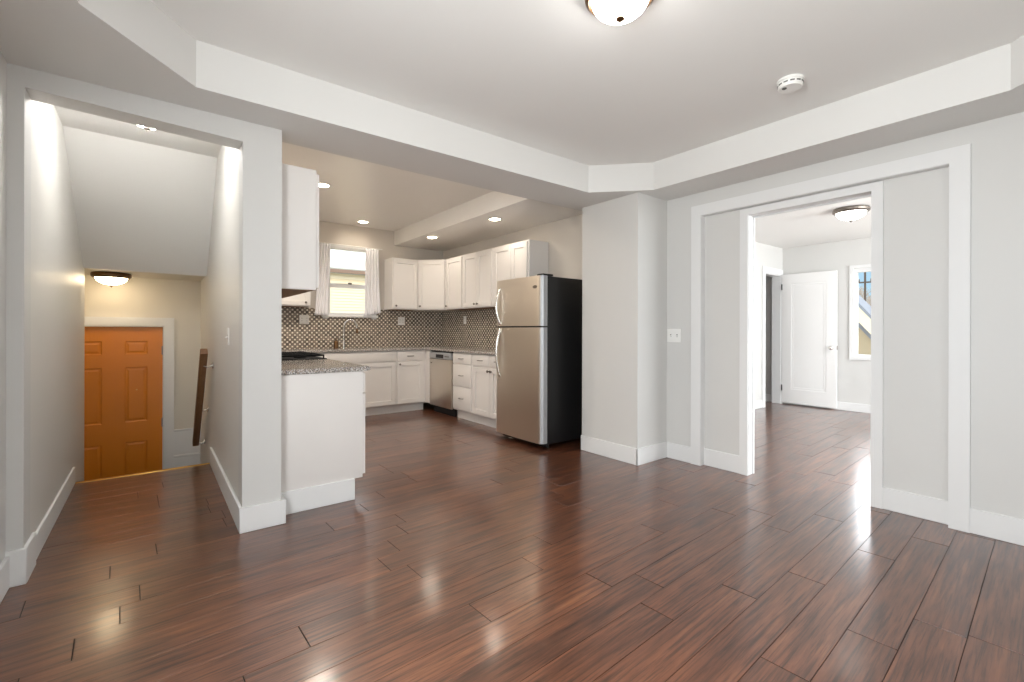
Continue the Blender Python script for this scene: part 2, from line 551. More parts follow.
# ------------------------------------------------------------------ floor: laid planks, one mesh
TILT = R(2.39)
def make_floor():
    bm = bmesh.new()
    uvl = bm.loops.layers.uv.new('grain')
    pl = bm.loops.layers.float_color.new('plank')
    e1 = Vector((math.cos(TILT), math.sin(TILT), 0))
    e2 = Vector((-math.sin(TILT), math.cos(TILT), 0))
    O = Vector((2.5, 0, 0))
    W, L, g = 0.156, 1.262, 0.0007
    seen = {0: 2.466, 1: 2.177, 2: 1.755, 3: 2.48, 4: 2.12, 5: 1.707, 9: 1.58, 10: 0.537, 11: 1.09, 16: -0.31, 13: -0.13, 14: 0.0, 17: 1.225}
    rnd = random.Random(11)
    for k in range(-14, 44):
        v0 = 0.32 + W * k
        off = (seen[k] - 2.5) if k in seen else rnd.uniform(0, L)
        n0 = int(math.floor((-3.4 - off) / L))
        for n in range(n0, n0 + 9):
            u0 = off + n * L
            c = O + e1 * (u0 + L / 2) + e2 * (v0 + W / 2)
            if c.x < -1.4 or c.x > 8.9 or c.y < -1.8 or c.y > 6.9:
                continue
            tone = rnd.random()
            tu, tv = rnd.gauss(0, 0.0012), rnd.gauss(0, 0.005)
            du, dv = rnd.uniform(0, 40), rnd.uniform(0, 40)
            def P(u, v, z):
                p = O + e1 * u + e2 * v
                return bm.verts.new((p.x, p.y, z))
            b = 0.0010
            ge = 0.0017
            o4 = [(u0 + ge, v0 + g), (u0 + L - ge, v0 + g), (u0 + L - ge, v0 + W - g), (u0 + ge, v0 + W - g)]
            i4 = [(u0 + ge + b, v0 + g + b), (u0 + L - ge - b, v0 + g + b), (u0 + L - ge - b, v0 + W - g - b), (u0 + ge + b, v0 + W - g - b)]
            vo = [P(u, v, -0.0012) for u, v in o4]
            vi = [P(u, v, tu * (u - u0 - L / 2) * 0.3 + tv * (v - v0 - W / 2)) for u, v in i4]
            quads = [vi] + [[vo[a], vo[(a + 1) % 4], vi[(a + 1) % 4], vi[a]] for a in range(4)]
            co = dict(zip(vo + vi, o4 + i4))
            for q in quads:
                f = bm.faces.new(q)
                for lp in f.loops:
                    u, v = co[lp.vert]
                    lp[uvl].uv = (u + du, v + dv)
                    lp[pl] = (tone, tone, tone, 1)
    base = [bm.verts.new(p) for p in ((-1.4, -1.9, -0.0035), (8.9, -1.9, -0.0035), (8.9, 6.9, -0.0035), (-1.4, 6.9, -0.0035))]
    f = bm.faces.new(base)
    f.material_index = 1
    bmesh.ops.recalc_face_normals(bm, faces=bm.faces)
    # the stairwell is a hole in the floor
    for co, no in (((0, 4.80, 0), (0, 1, 0)), ((0.47, 0, 0), (1, 0, 0)), ((8.2, 0, 0), (1, 0, 0)), ((-0.62, 0, 0), (1, 0, 0)), ((0, -1.7, 0), (0, 1, 0))):
        bmesh.ops.bisect_plane(bm, geom=list(bm.verts) + list(bm.edges) + list(bm.faces), plane_co=co, plane_no=no)
    kill = []
    for f in bm.faces:
        c = f.calc_center_median()
        if (c.x < 0.47 and c.y > 4.80) or c.x > 8.2 or c.x < -0.62 or c.y < -1.7:
            kill.append(f)
    bmesh.ops.delete(bm, geom=kill, context='FACES')
    for f in bm.faces:
        if f.normal.z < 0:
            f.normal_flip()
    me = bpy.data.meshes.new('floor')
    bm.to_mesh(me)
    bm.free()
    me.materials.append(M['floor'])
    me.materials.append(M['groove'])
    o = bpy.data.objects.new('floor', me)
    o['kind'] = 'structure'
    COL.objects.link(o)
make_floor()

# ------------------------------------------------------------------ room shell
XR = 3.76          # right wall of the main room
YF = 3.05          # wall with the stair opening
ZS = 2.375         # underside of the dropped soffit
ZC = 2.61          # tray ceiling
W = 'wall'

# wall with the stair opening: corner stub, header, pillar
struct('wall_front', MB().prism([(-0.62, -0.02), (-0.469, -0.02), (-0.469, 2.283), (0.406, 2.255), (0.406, -0.02), (0.611, -0.02), (0.611, 2.68), (-0.62, 2.68)], 'y', YF, 3.20), M[W])
# left wall with an assumed, unseen window, placed for its light
struct('wall_left', MB().box(-0.66, -0.525, -0.55, -0.25, -0.02, 2.68).box(-0.66, -0.525, 1.0, 3.2, -0.02, 2.68)
       .box(-0.66, -0.525, -0.25, 1.0, -0.02, 0.78).box(-0.66, -0.525, -0.25, 1.0, 2.12, 2.68), M[W])
# wall behind the camera with a window
struct('wall_back', MB().box(-0.66, 1.45, -0.52, -0.40, -0.02, 2.68).box(2.45, 3.9, -0.52, -0.40, -0.02, 2.68)
       .box(1.45, 2.45, -0.52, -0.40, -0.02, 0.88).box(1.45, 2.45, -0.52, -0.40, 2.02, 2.68), M[W])
# right wall with the wide cased opening
struct('wall_right', MB().prism([(-0.52, -0.02), (0.564, -0.02), (0.564, 2.173), (2.148, 2.173), (2.148, -0.02), (2.55, -0.02), (2.55, 2.68), (-0.52, 2.68)], 'x', XR, 3.90), M[W])
# grey infill on both sides of the narrower opening
struct('wall_infill', MB().prism([(1.778, 0), (2.16, 0), (2.16, 2.19), (0.55, 2.19), (0.55, 0), (0.945, 0), (0.945, 2.128), (1.778, 2.128)], 'x', 3.806, 3.886), M[W])
# bump-out beside the refrigerator
struct('wall_nook', MB().box(3.327, 3.90, 2.492, 3.15, -0.02, 2.68), M[W])
# kitchen walls
struct('wall_kitchen_east', MB().box(3.765, 3.90, 3.15, 6.82, -0.02, 2.75), M['wall_kitchen'])
struct('wall_kitchen_north', MB().box(0.41, 1.93, 6.69, 6.82, -0.02, 2.75).box(2.56, 3.9, 6.69, 6.82, -0.02, 2.75)
       .box(1.93, 2.56, 6.69, 6.82, -0.02, 1.38).box(1.93, 2.56, 6.69, 6.82, 2.345, 2.75), M['wall_kitchen'])
struct('wall_kitchen_west', MB().box(0.475, 0.54, 3.2, 6.82, -0.9, 2.75), M['wall_kitchen'])
# stairwell walls
struct('wall_stair_right', MB().box(0.411, 0.476, 3.199, 6.25, -0.9, 2.75), M['wall_stair'])
struct('wall_stair_left', MB().box(-0.62, -0.476, 3.199, 5.50, -0.9, 2.75), M['wall_stair'])
struct('wall_landing', MB().prism([(-1.3, -0.9), (-0.72, -0.9), (-0.72, 1.205), (0.086, 1.205), (0.086, -0.9), (0.45, -0.9), (0.45, 1.85), (-1.3, 1.85)], 'y', 6.10, 6.25), M['wall_landing'])
struct('wall_landing_left', MB().box(-1.3, -1.2, 5.40, 6.2, -0.9, 1.85).box(-1.3, -0.55, 5.40, 5.499, -0.9, 1.85), M['wall_landing'])

# ceilings
struct('ceiling', MB().box(-0.66, 3.95, -0.55, 3.20, ZC, 2.72), M['ceiling'])
OCT = [(-0.22, 2.33), (0.166, 2.773), (2.995, 2.765), (3.375, 2.370), (3.373, 0.287), (2.985, -0.115), (0.17, -0.115), (-0.22, 0.28)]
def make_soffit():
    mb = MB()
    bm = mb.bm
    outer = [(-0.60, 3.0), (-0.60, 3.24), (3.85, 3.24), (3.85, 2.8), (3.85, 0.0), (3.85, -0.46), (-0.60, -0.46), (-0.60, 0.0)]
    lo = [bm.verts.new((x, y, ZS)) for x, y in OCT]
    hi = [bm.verts.new((x, y, ZC + 0.02)) for x, y in OCT]
    ol = [bm.verts.new((x, y, ZS)) for x, y in outer]
    oh = [bm.verts.new((x, y, 2.69)) for x, y in outer]
    for i in range(8):
        j = (i + 1) % 8
        bm.faces.new((lo[i], lo[j], hi[j], hi[i]))
        bm.faces.new((lo[i], lo[j], ol[j], ol[i]))
        bm.faces.new((ol[i], ol[j], oh[j], oh[i]))
        bm.faces.new((hi[i], hi[j], oh[j], oh[i]))
    return mb
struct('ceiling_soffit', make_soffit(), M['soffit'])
struct('ceiling_kitchen', MB().box(0.42, 3.9, 3.2, 6.82, 2.685, 2.78), M['ceiling_kitchen'])
struct('ceiling_kitchen_drop', MB().box(2.915, 3.80, 3.235, 6.70, 2.468, 2.70, 0.012), M['ceiling_kitchen'], smooth=True)
# stairwell ceiling: a flat piece, then the underside sloping down to the landing
def make_stair_ceiling():
    mb = MB().hexa([(-0.55, 3.15, 2.535), (0.47, 3.15, 2.585), (0.47, 4.475, 2.58), (-0.55, 4.215, 2.512),
                    (-0.55, 3.15, 2.72), (0.47, 3.15, 2.72), (0.47, 4.5, 2.72), (-0.55, 4.3, 2.72)])
    bm = mb.bm
    A_, B_, C_, D_ = Vector((-0.55, 4.215, 2.512)), Vector((0.47, 4.475, 2.58)), Vector((0.47, 5.389, 1.690)), Vector((-0.55, 5.403, 1.700))
    n = 16
    low = [[(A_.lerp(B_, i / n)).lerp(D_.lerp(C_, i / n), k / n) for i in range(n + 1)] for k in range(n + 1)]
    Vl = [[bm.verts.new(p) for p in row] for row in low]
    Vh = [[bm.verts.new(p + Vector((0, 0.12, 0.16))) for p in row] for row in low]
    for k in range(n):
        for i in range(n):
            for V in (Vl, Vh):
                bm.faces.new((V[k][i], V[k][i + 1], V[k + 1][i + 1], V[k + 1][i]))
    for i in range(n):
        for k in (0, n):
            bm.faces.new((Vl[k][i], Vl[k][i + 1], Vh[k][i + 1], Vh[k][i]))
            bm.faces.new((Vl[i][k], Vl[i + 1][k], Vh[i + 1][k], Vh[i][k]))
    return mb
struct('ceiling_stair', make_stair_ceiling(), M['ceiling'], smooth=True)
struct('ceiling_landing', MB().box(-1.3, 0.45, 5.395, 6.22, 1.702, 1.83), M['wall_landing'])

# far room
struct('wall_far_north', MB().prism([(3.9, -0.02), (7.42, -0.02), (7.42, 2.065), (8.003, 2.065), (8.003, -0.02), (8.2, -0.02), (8.2, 2.6), (3.9, 2.6)], 'y', 3.21, 3.335), M[W])
struct('wall_far_east', MB().box(8.07, 8.2, 2.245, 5.2, -0.02, 2.6).box(8.07, 8.2, -1.8, 1.50, -0.02, 2.6)
       .box(8.07, 8.2, 1.50, 2.245, -0.02, 0.80).box(8.07, 8.2, 1.50, 2.245, 2.085, 2.6), M[W])
struct('wall_far_south', MB().box(3.8, 4.4, -1.72, -1.60, -0.02, 2.6).box(7.6, 8.2, -1.72, -1.60, -0.02, 2.6)
       .box(4.4, 7.6, -1.72, -1.60, -0.02, 0.6).box(4.4, 7.6, -1.72, -1.60, 2.2, 2.6), M[W])
struct('wall_far_west', MB().box(3.89, 3.93, -1.72, 0.55, -0.02, 2.6).box(3.87, 3.898, 2.15, 3.3, -0.02, 2.6)
       .box(3.887, 3.93, 0.55, 0.90, -0.02, 2.6).box(3.87, 3.898, 1.84, 2.15, -0.02, 2.6).box(3.887, 3.93, 0.55, 2.15, 2.20, 2.6), M[W])
struct('ceiling_far', MB().box(3.88, 8.2, -1.75, 5.2, 2.51, 2.62), M['ceiling'])
struct('wall_far_closet', MB().box(6.0, 8.2, 5.0, 5.1, -0.02, 2.6).box(6.0, 6.1, 3.3, 5.1, -0.02, 2.6), M[W])

# ------------------------------------------------------------------ baseboards
BH, BT = 0.145, 0.015
def base_run(name, x0, x1, y0, y1, h=BH, z0=0.0):
    return struct(name, MB().box(x0, x1, y0, y1, z0, z0 + h, 0.003, 1), M['trim'], smooth=True)
base_run('baseboard_front', 0.391, 0.636, YF - BT, YF + 0.002)
base_run('baseboard_pillar_stair', 0.391, 0.408, YF - 0.008, 4.79)
base_run('baseboard_pillar_kitchen', 0.610, 0.636, YF - 0.008, 3.18)
base_run('baseboard_front_stub', -0.53, -0.457, YF - BT, YF + 0.002, 0.165)
base_run('baseboard_stub_side', -0.471, -0.456, YF - 0.008, 3.258, 0.165)
base_run('baseboard_stair_left', -0.479, -0.464, 3.25, 4.79, 0.128)
base_run('baseboard_left', -0.527, -0.51, -0.4, YF - 0.012, 0.145)
base_run('baseboard_nook', 3.312, 3.328, 2.478, 3.152)
base_run('baseboard_nook_front', 3.312, 3.745, 2.477, 2.493)
base_run('baseboard_right', 3.745, 3.761, 2.21, 2.48)
base_run('baseboard_right_near', 3.745, 3.761, -0.4, 0.49)
base_run('baseboard_infill', 3.793, 3.807, 1.80, 2.144)
base_run('baseboard_infill_near', 3.793, 3.807, 0.565, 0.92)
base_run('baseboard_far_east', 8.053, 8.071, -1.6, 3.21, 0.12)
base_run('baseboard_far_closet', 8.053, 8.071, 3.335, 5.0, 0.12)
base_run('baseboard_far_north', 3.95, 7.33, 3.194, 3.211, 0.12)

# ------------------------------------------------------------------ casing of the wide opening and of the narrower one
def frame_u(name, y0, y1, ztop, w, x0, x1, mat=None, bev=0.003):
    """Upside-down U casing in a wall facing -x: outer edges y0..y1, member width w."""
    mb = MB().prism([(y0, 0), (y0 + w, 0), (y0 + w, ztop - w), (y1 - w, ztop - w), (y1 - w, 0), (y1, 0), (y1, ztop), (y0, ztop)], 'x', x0, x1)
    bmesh.ops.recalc_face_normals(mb.bm, faces=mb.bm.faces)
    es = [e for e in mb.bm.edges if all(abs(v.co.x - x0) < 1e-6 for v in e.verts)]
    bmesh.ops.bevel(mb.bm, geom=es, offset=bev, segments=2, affect='EDGES')
    return struct(name, mb, mat or M['trim'])
frame_u('trim_1', 0.476, 2.236, 2.262, 0.092, 3.737, 3.762)
# inner reveal of the wide opening
struct('trim_2', MB().prism([(0.565, 0), (0.569, 0), (0.569, 2.168), (2.143, 2.168), (2.143, 0), (2.147, 0), (2.147, 2.172), (0.565, 2.172)], 'x', 3.75, 3.81), M['trim'])
# flat casing round the narrow opening
mb = MB().prism([(0.893, 0.0), (0.957, 0), (0.957, 2.108), (1.768, 2.108), (1.768, 0), (1.832, 0), (1.832, 2.160), (0.893, 2.160)], 'x', 3.789, 3.807)
struct('trim_3', mb, M['trim'])
struct('trim_4', MB().prism([(0.935, 0), (0.957, 0), (0.957, 2.108), (1.768, 2.108), (1.768, 0), (1.79, 0), (1.79, 2.13), (0.935, 2.13)], 'x', 3.800, 3.872), M['trim'])
struct('trim_5', MB().prism([(0.88, 0), (0.968, 0), (0.968, 2.095), (1.762, 2.095), (1.762, 0), (1.88, 0), (1.88, 2.19), (0.88, 2.19)], 'x', 3.882, 3.900), M['trim'])

# brass strip on the edge of the top step
struct('trim_6', MB().box(-0.465, 0.395, 4.786, 4.815, -0.004, 0.006, 0.003, 1), M['brass'], smooth=True)

# steps down to the landing and the landing itself
mb = MB()
prof = [(4.80, -0.012), (4.80, -0.166), (5.02, -0.166), (5.02, -0.332), (5.24, -0.332), (5.24, -0.498), (5.46, -0.498), (5.46, -0.664), (5.68, -0.664), (5.68, -0.83), (6.2, -0.83), (6.2, -0.95), (4.74, -0.95), (4.74, -0.012)]
mb.prism(prof, 'x', -0.475, 0.411)
struct('floor_stair', mb, M['floor'])
struct('floor_landing', MB().box(-1.25, -0.474, 5.49, 6.2, -0.95, -0.83), M['floor'])
# tall stepped skirting right of the orange door
struct('baseboard_landing', MB().prism([(6.101, -0.83), (6.101, 0.10), (6.085, 0.10), (6.085, 0.085), (6.089, 0.08), (6.089, -0.172), (6.078, -0.176), (6.078, -0.192), (6.084, -0.198), (6.084, -0.83)], 'x', 0.176, 0.411), M['trim'])

# ------------------------------------------------------------------ orange six-panel door on the landing
d1 = thing('door_1', 'orange-brown six-panel door at the foot of the stairs', 'door', (-0.315, 6.12, -0.83))
d1['kind'] = 'structure'
dw = 0.79
xs = [-0.395, -0.395 + 0.125, -0.395 + 0.305, -0.395 + 0.475, -0.395 + 0.665, 0.395]
xs = [-0.395, -0.270, -0.087, 0.087, 0.270, 0.395]
zs = [0.012, 0.26, 0.850, 1.052, 1.616, 1.745, 1.882, 2.027]
panels = [(1, 1), (3, 1), (1, 3), (3, 3), (1, 5), (3, 5)]
leaf = panel_slab(xs, zs, 0.0, 0.04, panels, [(0.001, 0.0), (0.009, 0.009), (0.010, 0.0), (0.014, -0.006)])
leaf.build('door_leaf', M['door_orange'], d1)
mb = MB().prism([(-0.5, 0), (-0.404, 0), (-0.404, 2.036), (0.404, 2.036), (0.404, 0), (0.492, 0), (0.492, 2.124), (-0.5, 2.124)], 'y', -0.04, -0.019)
mb.build('casing', M['trim'], d1)
mb = MB().prism([(-0.406, 0), (-0.396, 0), (-0.396, 2.029), (0.396, 2.029), (0.396, 0), (0.406, 0), (0.406, 2.04), (-0.406, 2.04)], 'y', -0.02, 0.12)
mb.build('jamb', M['trim'], d1)
for z in (1.78, 1.02, 0.22):
    h = MB().box(0.385, 0.407, -0.004, 0.003, z - 0.045, z + 0.045)
    h.tube([(0.398, -0.006, z - 0.047), (0.398, -0.006, z + 0.047)], 0.006, 8)
    h.build('hinge', M['nickel'], d1, smooth=True)
MB().lathe([(0.0, 0.0), (0.024, 0.0), (0.024, 0.006), (0.010, 0.01), (0.010, 0.03), (0.026, 0.04), (0.028, 0.055), (0.018, 0.066), (0, 0.068)], (0, 0, 0), 20,
           mat=Matrix.Translation((-0.335, 0.0, 0.95)) @ Matrix.Rotation(PI / 2, 4, 'X')).build('door_knob', M['nickel'], d1, smooth=True)
MB().lathe([(0, 0), (0.008, 0), (0.008, 0.004), (0, 0.005)], (0, 0, 0), 14, mat=Matrix.Translation((0.012 - 0.02 + 0.19, 0.004, 1.38)) @ Matrix.Rotation(PI / 2, 4, 'X')).build('peephole', M['brass'], d1, smooth=True)

# ------------------------------------------------------------------ open white door in the far room
d2 = thing('door_2', 'white one-panel door standing open against the far wall', 'door', (8.0, 3.186, 0.012), R(-90))
d2['kind'] = 'structure'
# local x runs from hinge (0) to free edge (0.75); local -y is the face towards the room
leaf = panel_slab([0, 0.13, 0.62, 0.75], [0.012, 0.23, 1.92, 2.062], 0.0, 0.035, [(1, 1)], [(0.001, 0.0), (0.010, 0.003), (0.022, 0.0), (0.010, 0.002)])
leaf.build('door_leaf', M['door_white'], d2)
MB().lathe([(0.0, 0.0), (0.027, 0.0), (0.027, 0.006), (0.011, 0.01), (0.011, 0.03), (0.026, 0.04), (0.028, 0.052), (0.018, 0.062), (0, 0.064)], (0, 0, 0), 20,
           mat=Matrix.Translation((0.685, 0.0, 0.91)) @ Matrix.Rotation(PI / 2, 4, 'X')).build('door_knob', M['chrome'], d2, smooth=True)
MB().box(0.745, 0.757, 0.008, 0.028, 0.88, 0.94, 0.002, 1).build('latch', M['nickel'], d2)
for z in (1.865, 0.25):
    h = MB().box(-0.004, 0.004, -0.004, 0.018, z - 0.045, z + 0.045)
    h.tube([(-0.002, -0.008, z - 0.047), (-0.002, -0.008, z + 0.047)], 0.007, 8)
    h.build('hinge', M['black'], d2, smooth=True)
# casing and jamb of that doorway (the jamb is seen edge on)
mb = MB().prism([(7.33, 0), (7.42, 0), (7.42, 2.07), (8.003, 2.07), (8.003, 0), (8.05, 0), (8.05, 2.16), (7.33, 2.16)], 'y', 3.19, 3.212)
struct('trim_7', mb, M['trim'])
mb = MB().prism([(7.41, 0), (7.432, 0), (7.432, 2.055), (7.995, 2.055), (7.995, 0), (8.012, 0), (8.012, 2.07), (7.41, 2.07)], 'y', 3.205, 3.34)
struct('trim_8', mb, M['trim'])

# ------------------------------------------------------------------ windows
def window_e(name, x, y0, y1, z0, z1):
    """Tall window in the far east wall, inner face towards -x."""
    r = thing(name, 'tall white-framed window in the far room', 'window', (x, (y0 + y1) / 2, z0))
    r['kind'] = 'structure'
    cw = 0.045
    def f(a0, a1, b0, b1, x0, x1):
        yo0, yo1 = a0 - (y0 + y1) / 2, a1 - (y0 + y1) / 2
        return yo0, yo1
    hw = (y1 - y0) / 2
    H_ = z1 - z0
    mb = MB()
    for (ya, yb, za, zb) in ((-hw - cw, -hw, -cw, H_ + cw), (hw, hw + cw, -cw, H_ + cw), (-hw, hw, H_, H_ + cw), (-hw, hw, -cw, 0)):
        mb.box(-0.02, 0.002, ya, yb, za, zb)
    mb.build('casing', M['trim'], r)
    mb = MB()
    fw = 0.032
    for (ya, yb, za, zb) in ((-hw, -hw + fw, 0, H_), (hw - fw, hw, 0, H_), (-hw + fw, hw - fw, H_ - 0.055, H_), (-hw + fw, hw - fw, 0, 0.03)):
        mb.box(0.02, 0.10, ya, yb, za, zb)
    mb.build('window_frame', M['trim'], r)
    MB().box(0.055, 0.06, -hw + fw, hw - fw, 0.03, H_ - 0.055).build('window_pane', M['glass'], r)
window_e('window_1', 8.07, 1.50, 2.245, 0.80, 2.085)

r = thing('window_2', 'double-hung kitchen window over the sink', 'window', (2.245, 6.69, 1.38))
r['kind'] = 'structure'
mb = MB()
for (a, b, c, d) in ((-0.385, -0.315, -0.05, 0.995), (0.315, 0.385, -0.05, 0.995), (-0.315, 0.315, 0.965, 0.995)):
    mb.box(a, b, -0.02, 0.001, c, d)
mb.build('casing', M['trim'], r)
MB().box(-0.40, 0.40, -0.05, 0.02, -0.03, 0.0, 0.004, 1).build('window_sill', M['trim'], r)
mb = MB()
for (a, b, c, d) in ((-0.315, -0.285, 0, 0.965), (0.285, 0.315, 0, 0.965), (-0.285, 0.285, 0.945, 0.965), (-0.285, 0.285, 0, 0.035)):
    mb.box(a, b, -0.012, 0.09, c, d)
mb.build('window_frame', M['trim'], r)
MB().box(-0.285, 0.285, 0.03, 0.065, 0.395, 0.455, 0.003, 1).build('meeting_rail', M['trim'], r)
MB().box(-0.02, 0.03, 0.015, 0.04, 0.45, 0.475, 0.004, 1).build('sash_lock', M['nickel'], r)
MB().box(-0.285, 0.285, 0.048, 0.052, 0.035, 0.40).build('window_pane', M['glass'], r)
MB().box(-0.285, 0.285, 0.070, 0.074, 0.45, 0.945).build('window_pane', M['glass'], r)

# ------------------------------------------------------------------ kitchen wall tile
def tile(name, verts_uv):
    bm = bmesh.new()
    uvl = bm.loops.layers.uv.new('metres')
    for quad in verts_uv:
        f = bm.faces.new([bm.verts.new(p) for p, _ in quad])
        for lp, (_, uv) in zip(f.loops, quad):
            lp[uvl].uv = uv
    me = bpy.data.meshes.new(name)
    bm.to_mesh(me); bm.free()
    me.materials.append(M['mosaic'])
    o = bpy.data.objects.new(name, me)
    o['kind'] = 'structure'
    sol = o.modifiers.new('thick', 'SOLIDIFY')
    sol.thickness = 0.006
    sol.offset = 1
    COL.objects.link(o)
    return o
def tn(x0, x1, z0, z1, y=6.688):
    return [((x, y, z), (x, z)) for x, z in ((x0, z0), (x1, z0), (x1, z1), (x0, z1))]
def te(y0, y1, z0, z1, x=3.763):
    return [((x, y, z), (6.682 - y + 3.757, z)) for y, z in ((y1, z0), (y0, z0), (y0, z1), (y1, z1))]
tile('wall_backsplash_north', [tn(0.54, 1.86, 0.90, 1.474), tn(1.86, 2.63, 0.90, 1.352), tn(2.63, 3.763, 0.90, 1.474)])
tile('wall_backsplash_east', [te(4.08, 6.688, 0.90, 1.474)])

# ------------------------------------------------------------------ cabinet parts
def pull(parent, x, z, y=-0.02, w=0.09, vertical=False):
    """Small bar pull, a part of a drawer or door front."""
    mb = MB()
    a, b = (-w / 2, w / 2)
    pts = [(a, 0.002, 0), (a, -0.018, 0), (a * 0.9, -0.024, 0), (0, -0.026, 0), (b * 0.9, -0.024, 0), (b, -0.018, 0), (b, 0.002, 0)]
    if vertical:
        pts = [(0, q[1], q[0]) for q in pts]
    mb.tube([(x + q[0], y + q[1], z + q[2]) for q in pts], 0.0048, 8)
    return mb.build('pull', M['nickel'], parent, smooth=True)

def knob(parent, x, z, y=-0.02, s=1.0):
    return MB().lathe([(0.0, 0), (0.007 * s, 0), (0.006 * s, 0.010), (0.013 * s, 0.017), (0.015 * s, 0.023), (0.010 * s, 0.029), (0, 0.030)], (0, 0, 0), 16,
                      mat=Matrix.Translation((x, y + 0.001, z)) @ Matrix.Rotation(PI / 2, 4, 'X')).build('knob', M['nickel'], parent, smooth=True)

def front_slab(parent, x0, x1, z0, z1, name='drawer_front', handle='pull'):
    o = MB().box(x0, x1, -0.02, 0.0, z0, z1, 0.003, 2).build(name, M['cab'], parent, smooth=True)
    if handle == 'pull':
        pull(o, (x0 + x1) / 2, (z0 + z1) / 2)
    return o

def door(parent, x0, x1, z0, z1, kx=None, kz=None, fr=0.056, ks=1.0):
    mb = shaker(x1 - x0, z1 - z0, fr)
    o = mb.build('door', M['cab'], parent, offset=(x0, 0, z0))
    if kx is not None:
        knob(o, kx, kz, s=ks)
    return o

def carcass(parent, w, depth, z0, z1, kick=True, kick_in=0.07):
    MB().box(0, w, 0.0, depth, z0, z1, 0.002, 1).build('body', M['cab'], parent, smooth=True)
    if kick:
        MB().box(0, w, kick_in, kick_in + 0.018, 0.0, z0, 0.001, 1).build('toe_kick', M['cab'], parent, smooth=True)

CT = 0.884   # underside of the worktop
# base run along the north wall (front at y = 6.10)
YB = 6.10
c = thing('base_cabinet', 'white sink base cabinet under the kitchen window', 'cabinet', (1.64, YB, 0), 0)
carcass(c, 1.048, 0.575, 0.118, CT)
front_slab(c, 0.02, 1.035, 0.735, 0.868, 'false_front', None)
door(c, 0.02, 0.525, 0.135, 0.722, 0.495, 0.69)
door(c, 0.53, 1.035, 0.135, 0.722, 0.560, 0.69)
c = thing('base_cabinet', 'white base cabinet with one drawer over one door, left of the dishwasher', 'cabinet', (2.690, YB, 0), 0)
carcass(c, 0.455, 0.575, 0.118, CT)
front_slab(c, 0.012, 0.405, 0.735, 0.868)
door(c, 0.012, 0.405, 0.135, 0.722, 0.045, 0.69)
MB().box(0.455, 0.48, -0.132, 0.05, 0.118, CT, 0.001, 1).build('filler_strip', M['cab'], c, smooth=True)

# base run along the east wall (front at x = 3.17)
XB = 3.17
c = thing('base_cabinet', 'narrow white cabinet with a stack of three drawers, right of the dishwasher', 'cabinet', (XB, 5.345, 0), R(-90))
carcass(c, 0.475, 0.585, 0.118, CT, kick_in=0.065)
front_slab(c, 0.018, 0.455, 0.735, 0.868)
front_slab(c, 0.018, 0.455, 0.442, 0.724)
front_slab(c, 0.018, 0.455, 0.140, 0.431)
c = thing('base_cabinet', 'white two-door base cabinet with two drawers beside the refrigerator', 'cabinet', (XB, 4.868, 0), R(-90))
carcass(c, 0.745, 0.585, 0.118, CT, kick_in=0.065)
front_slab(c, 0.025, 0.372, 0.735, 0.868)
front_slab(c, 0.380, 0.725, 0.735, 0.868)
door(c, 0.025, 0.396, 0.140, 0.712, 0.370, 0.68, ks=1.2)
door(c, 0.402, 0.725, 0.140, 0.712, 0.428, 0.68, ks=1.2)

# dishwasher
d = thing('dishwasher', 'stainless steel dishwasher built in between white base cabinets', 'dishwasher', (XB - 0.005, 5.965, 0), R(-90))
MB().box(0.004, 0.606, 0.012, 0.56, 0.11, 0.878).build('tub', M['black_plastic'], d)
MB().box(0.004, 0.606, -0.022, 0.012, 0.108, 0.765, 0.005, 2).build('door', M['steel'], d, smooth=True)
cp = MB().box(0.004, 0.606, -0.030, 0.012, 0.772, 0.862, 0.008, 3).build('control_panel', M['steel_h'], d, smooth=True)
MB().box(0.20, 0.41, -0.0325, -0.028, 0.785, 0.835, 0.002, 1).build('display', M['black_plastic'], cp, smooth=True)
mb = MB()
for i in range(5):
    MB().lathe([(0, 0), (0.008, 0), (0.008, 0.004), (0, 0.005)], (0, 0, 0), 12, mat=Matrix.Translation((0.455 + i * 0.025, -0.029, 0.81)) @ Matrix.Rotation(PI / 2, 4, 'X')).build('button', M['nickel'], cp, smooth=True)
MB().box(0.03, 0.07, -0.0225, -0.0205, 0.70, 0.715).build('badge', M['nickel'], d)
MB().box(0.006, 0.604, 0.045, 0.06, 0.002, 0.108).build('kick_plate', M['black_plastic'], d)
MB().box(0.006, 0.604, -0.0, 0.012, 0.864, 0.882).build('top_seal', M['black_plastic'], d)

# cabinets of the counter that ends beside the pillar (front at x = 1.163)
XW = 1.163
c = thing('base_cabinet', 'white base cabinet with finished end panel, standing next to the pillar', 'cabinet', (XW, 3.20, 0), R(90))
carcass(c, 0.98, 0.615, 0.142, CT, kick_in=0.062)
MB().box(-0.016, 0.004, 0.004, 0.551, 0.142, CT, 0.003, 2).build('end_panel', M['cab'], c, smooth=True)
MB().box(-0.028, 0.004, 0.062, 0.525, 0.0, 0.145, 0.003, 1).build('end_skirting', M['trim'], c, smooth=True)
front_slab(c, 0.004, 0.485, 0.735, 0.868)
front_slab(c, 0.495, 0.972, 0.735, 0.868)
door(c, 0.004, 0.485, 0.160, 0.722, 0.450, 0.69)
door(c, 0.495, 0.972, 0.160, 0.722, 0.53, 0.69)

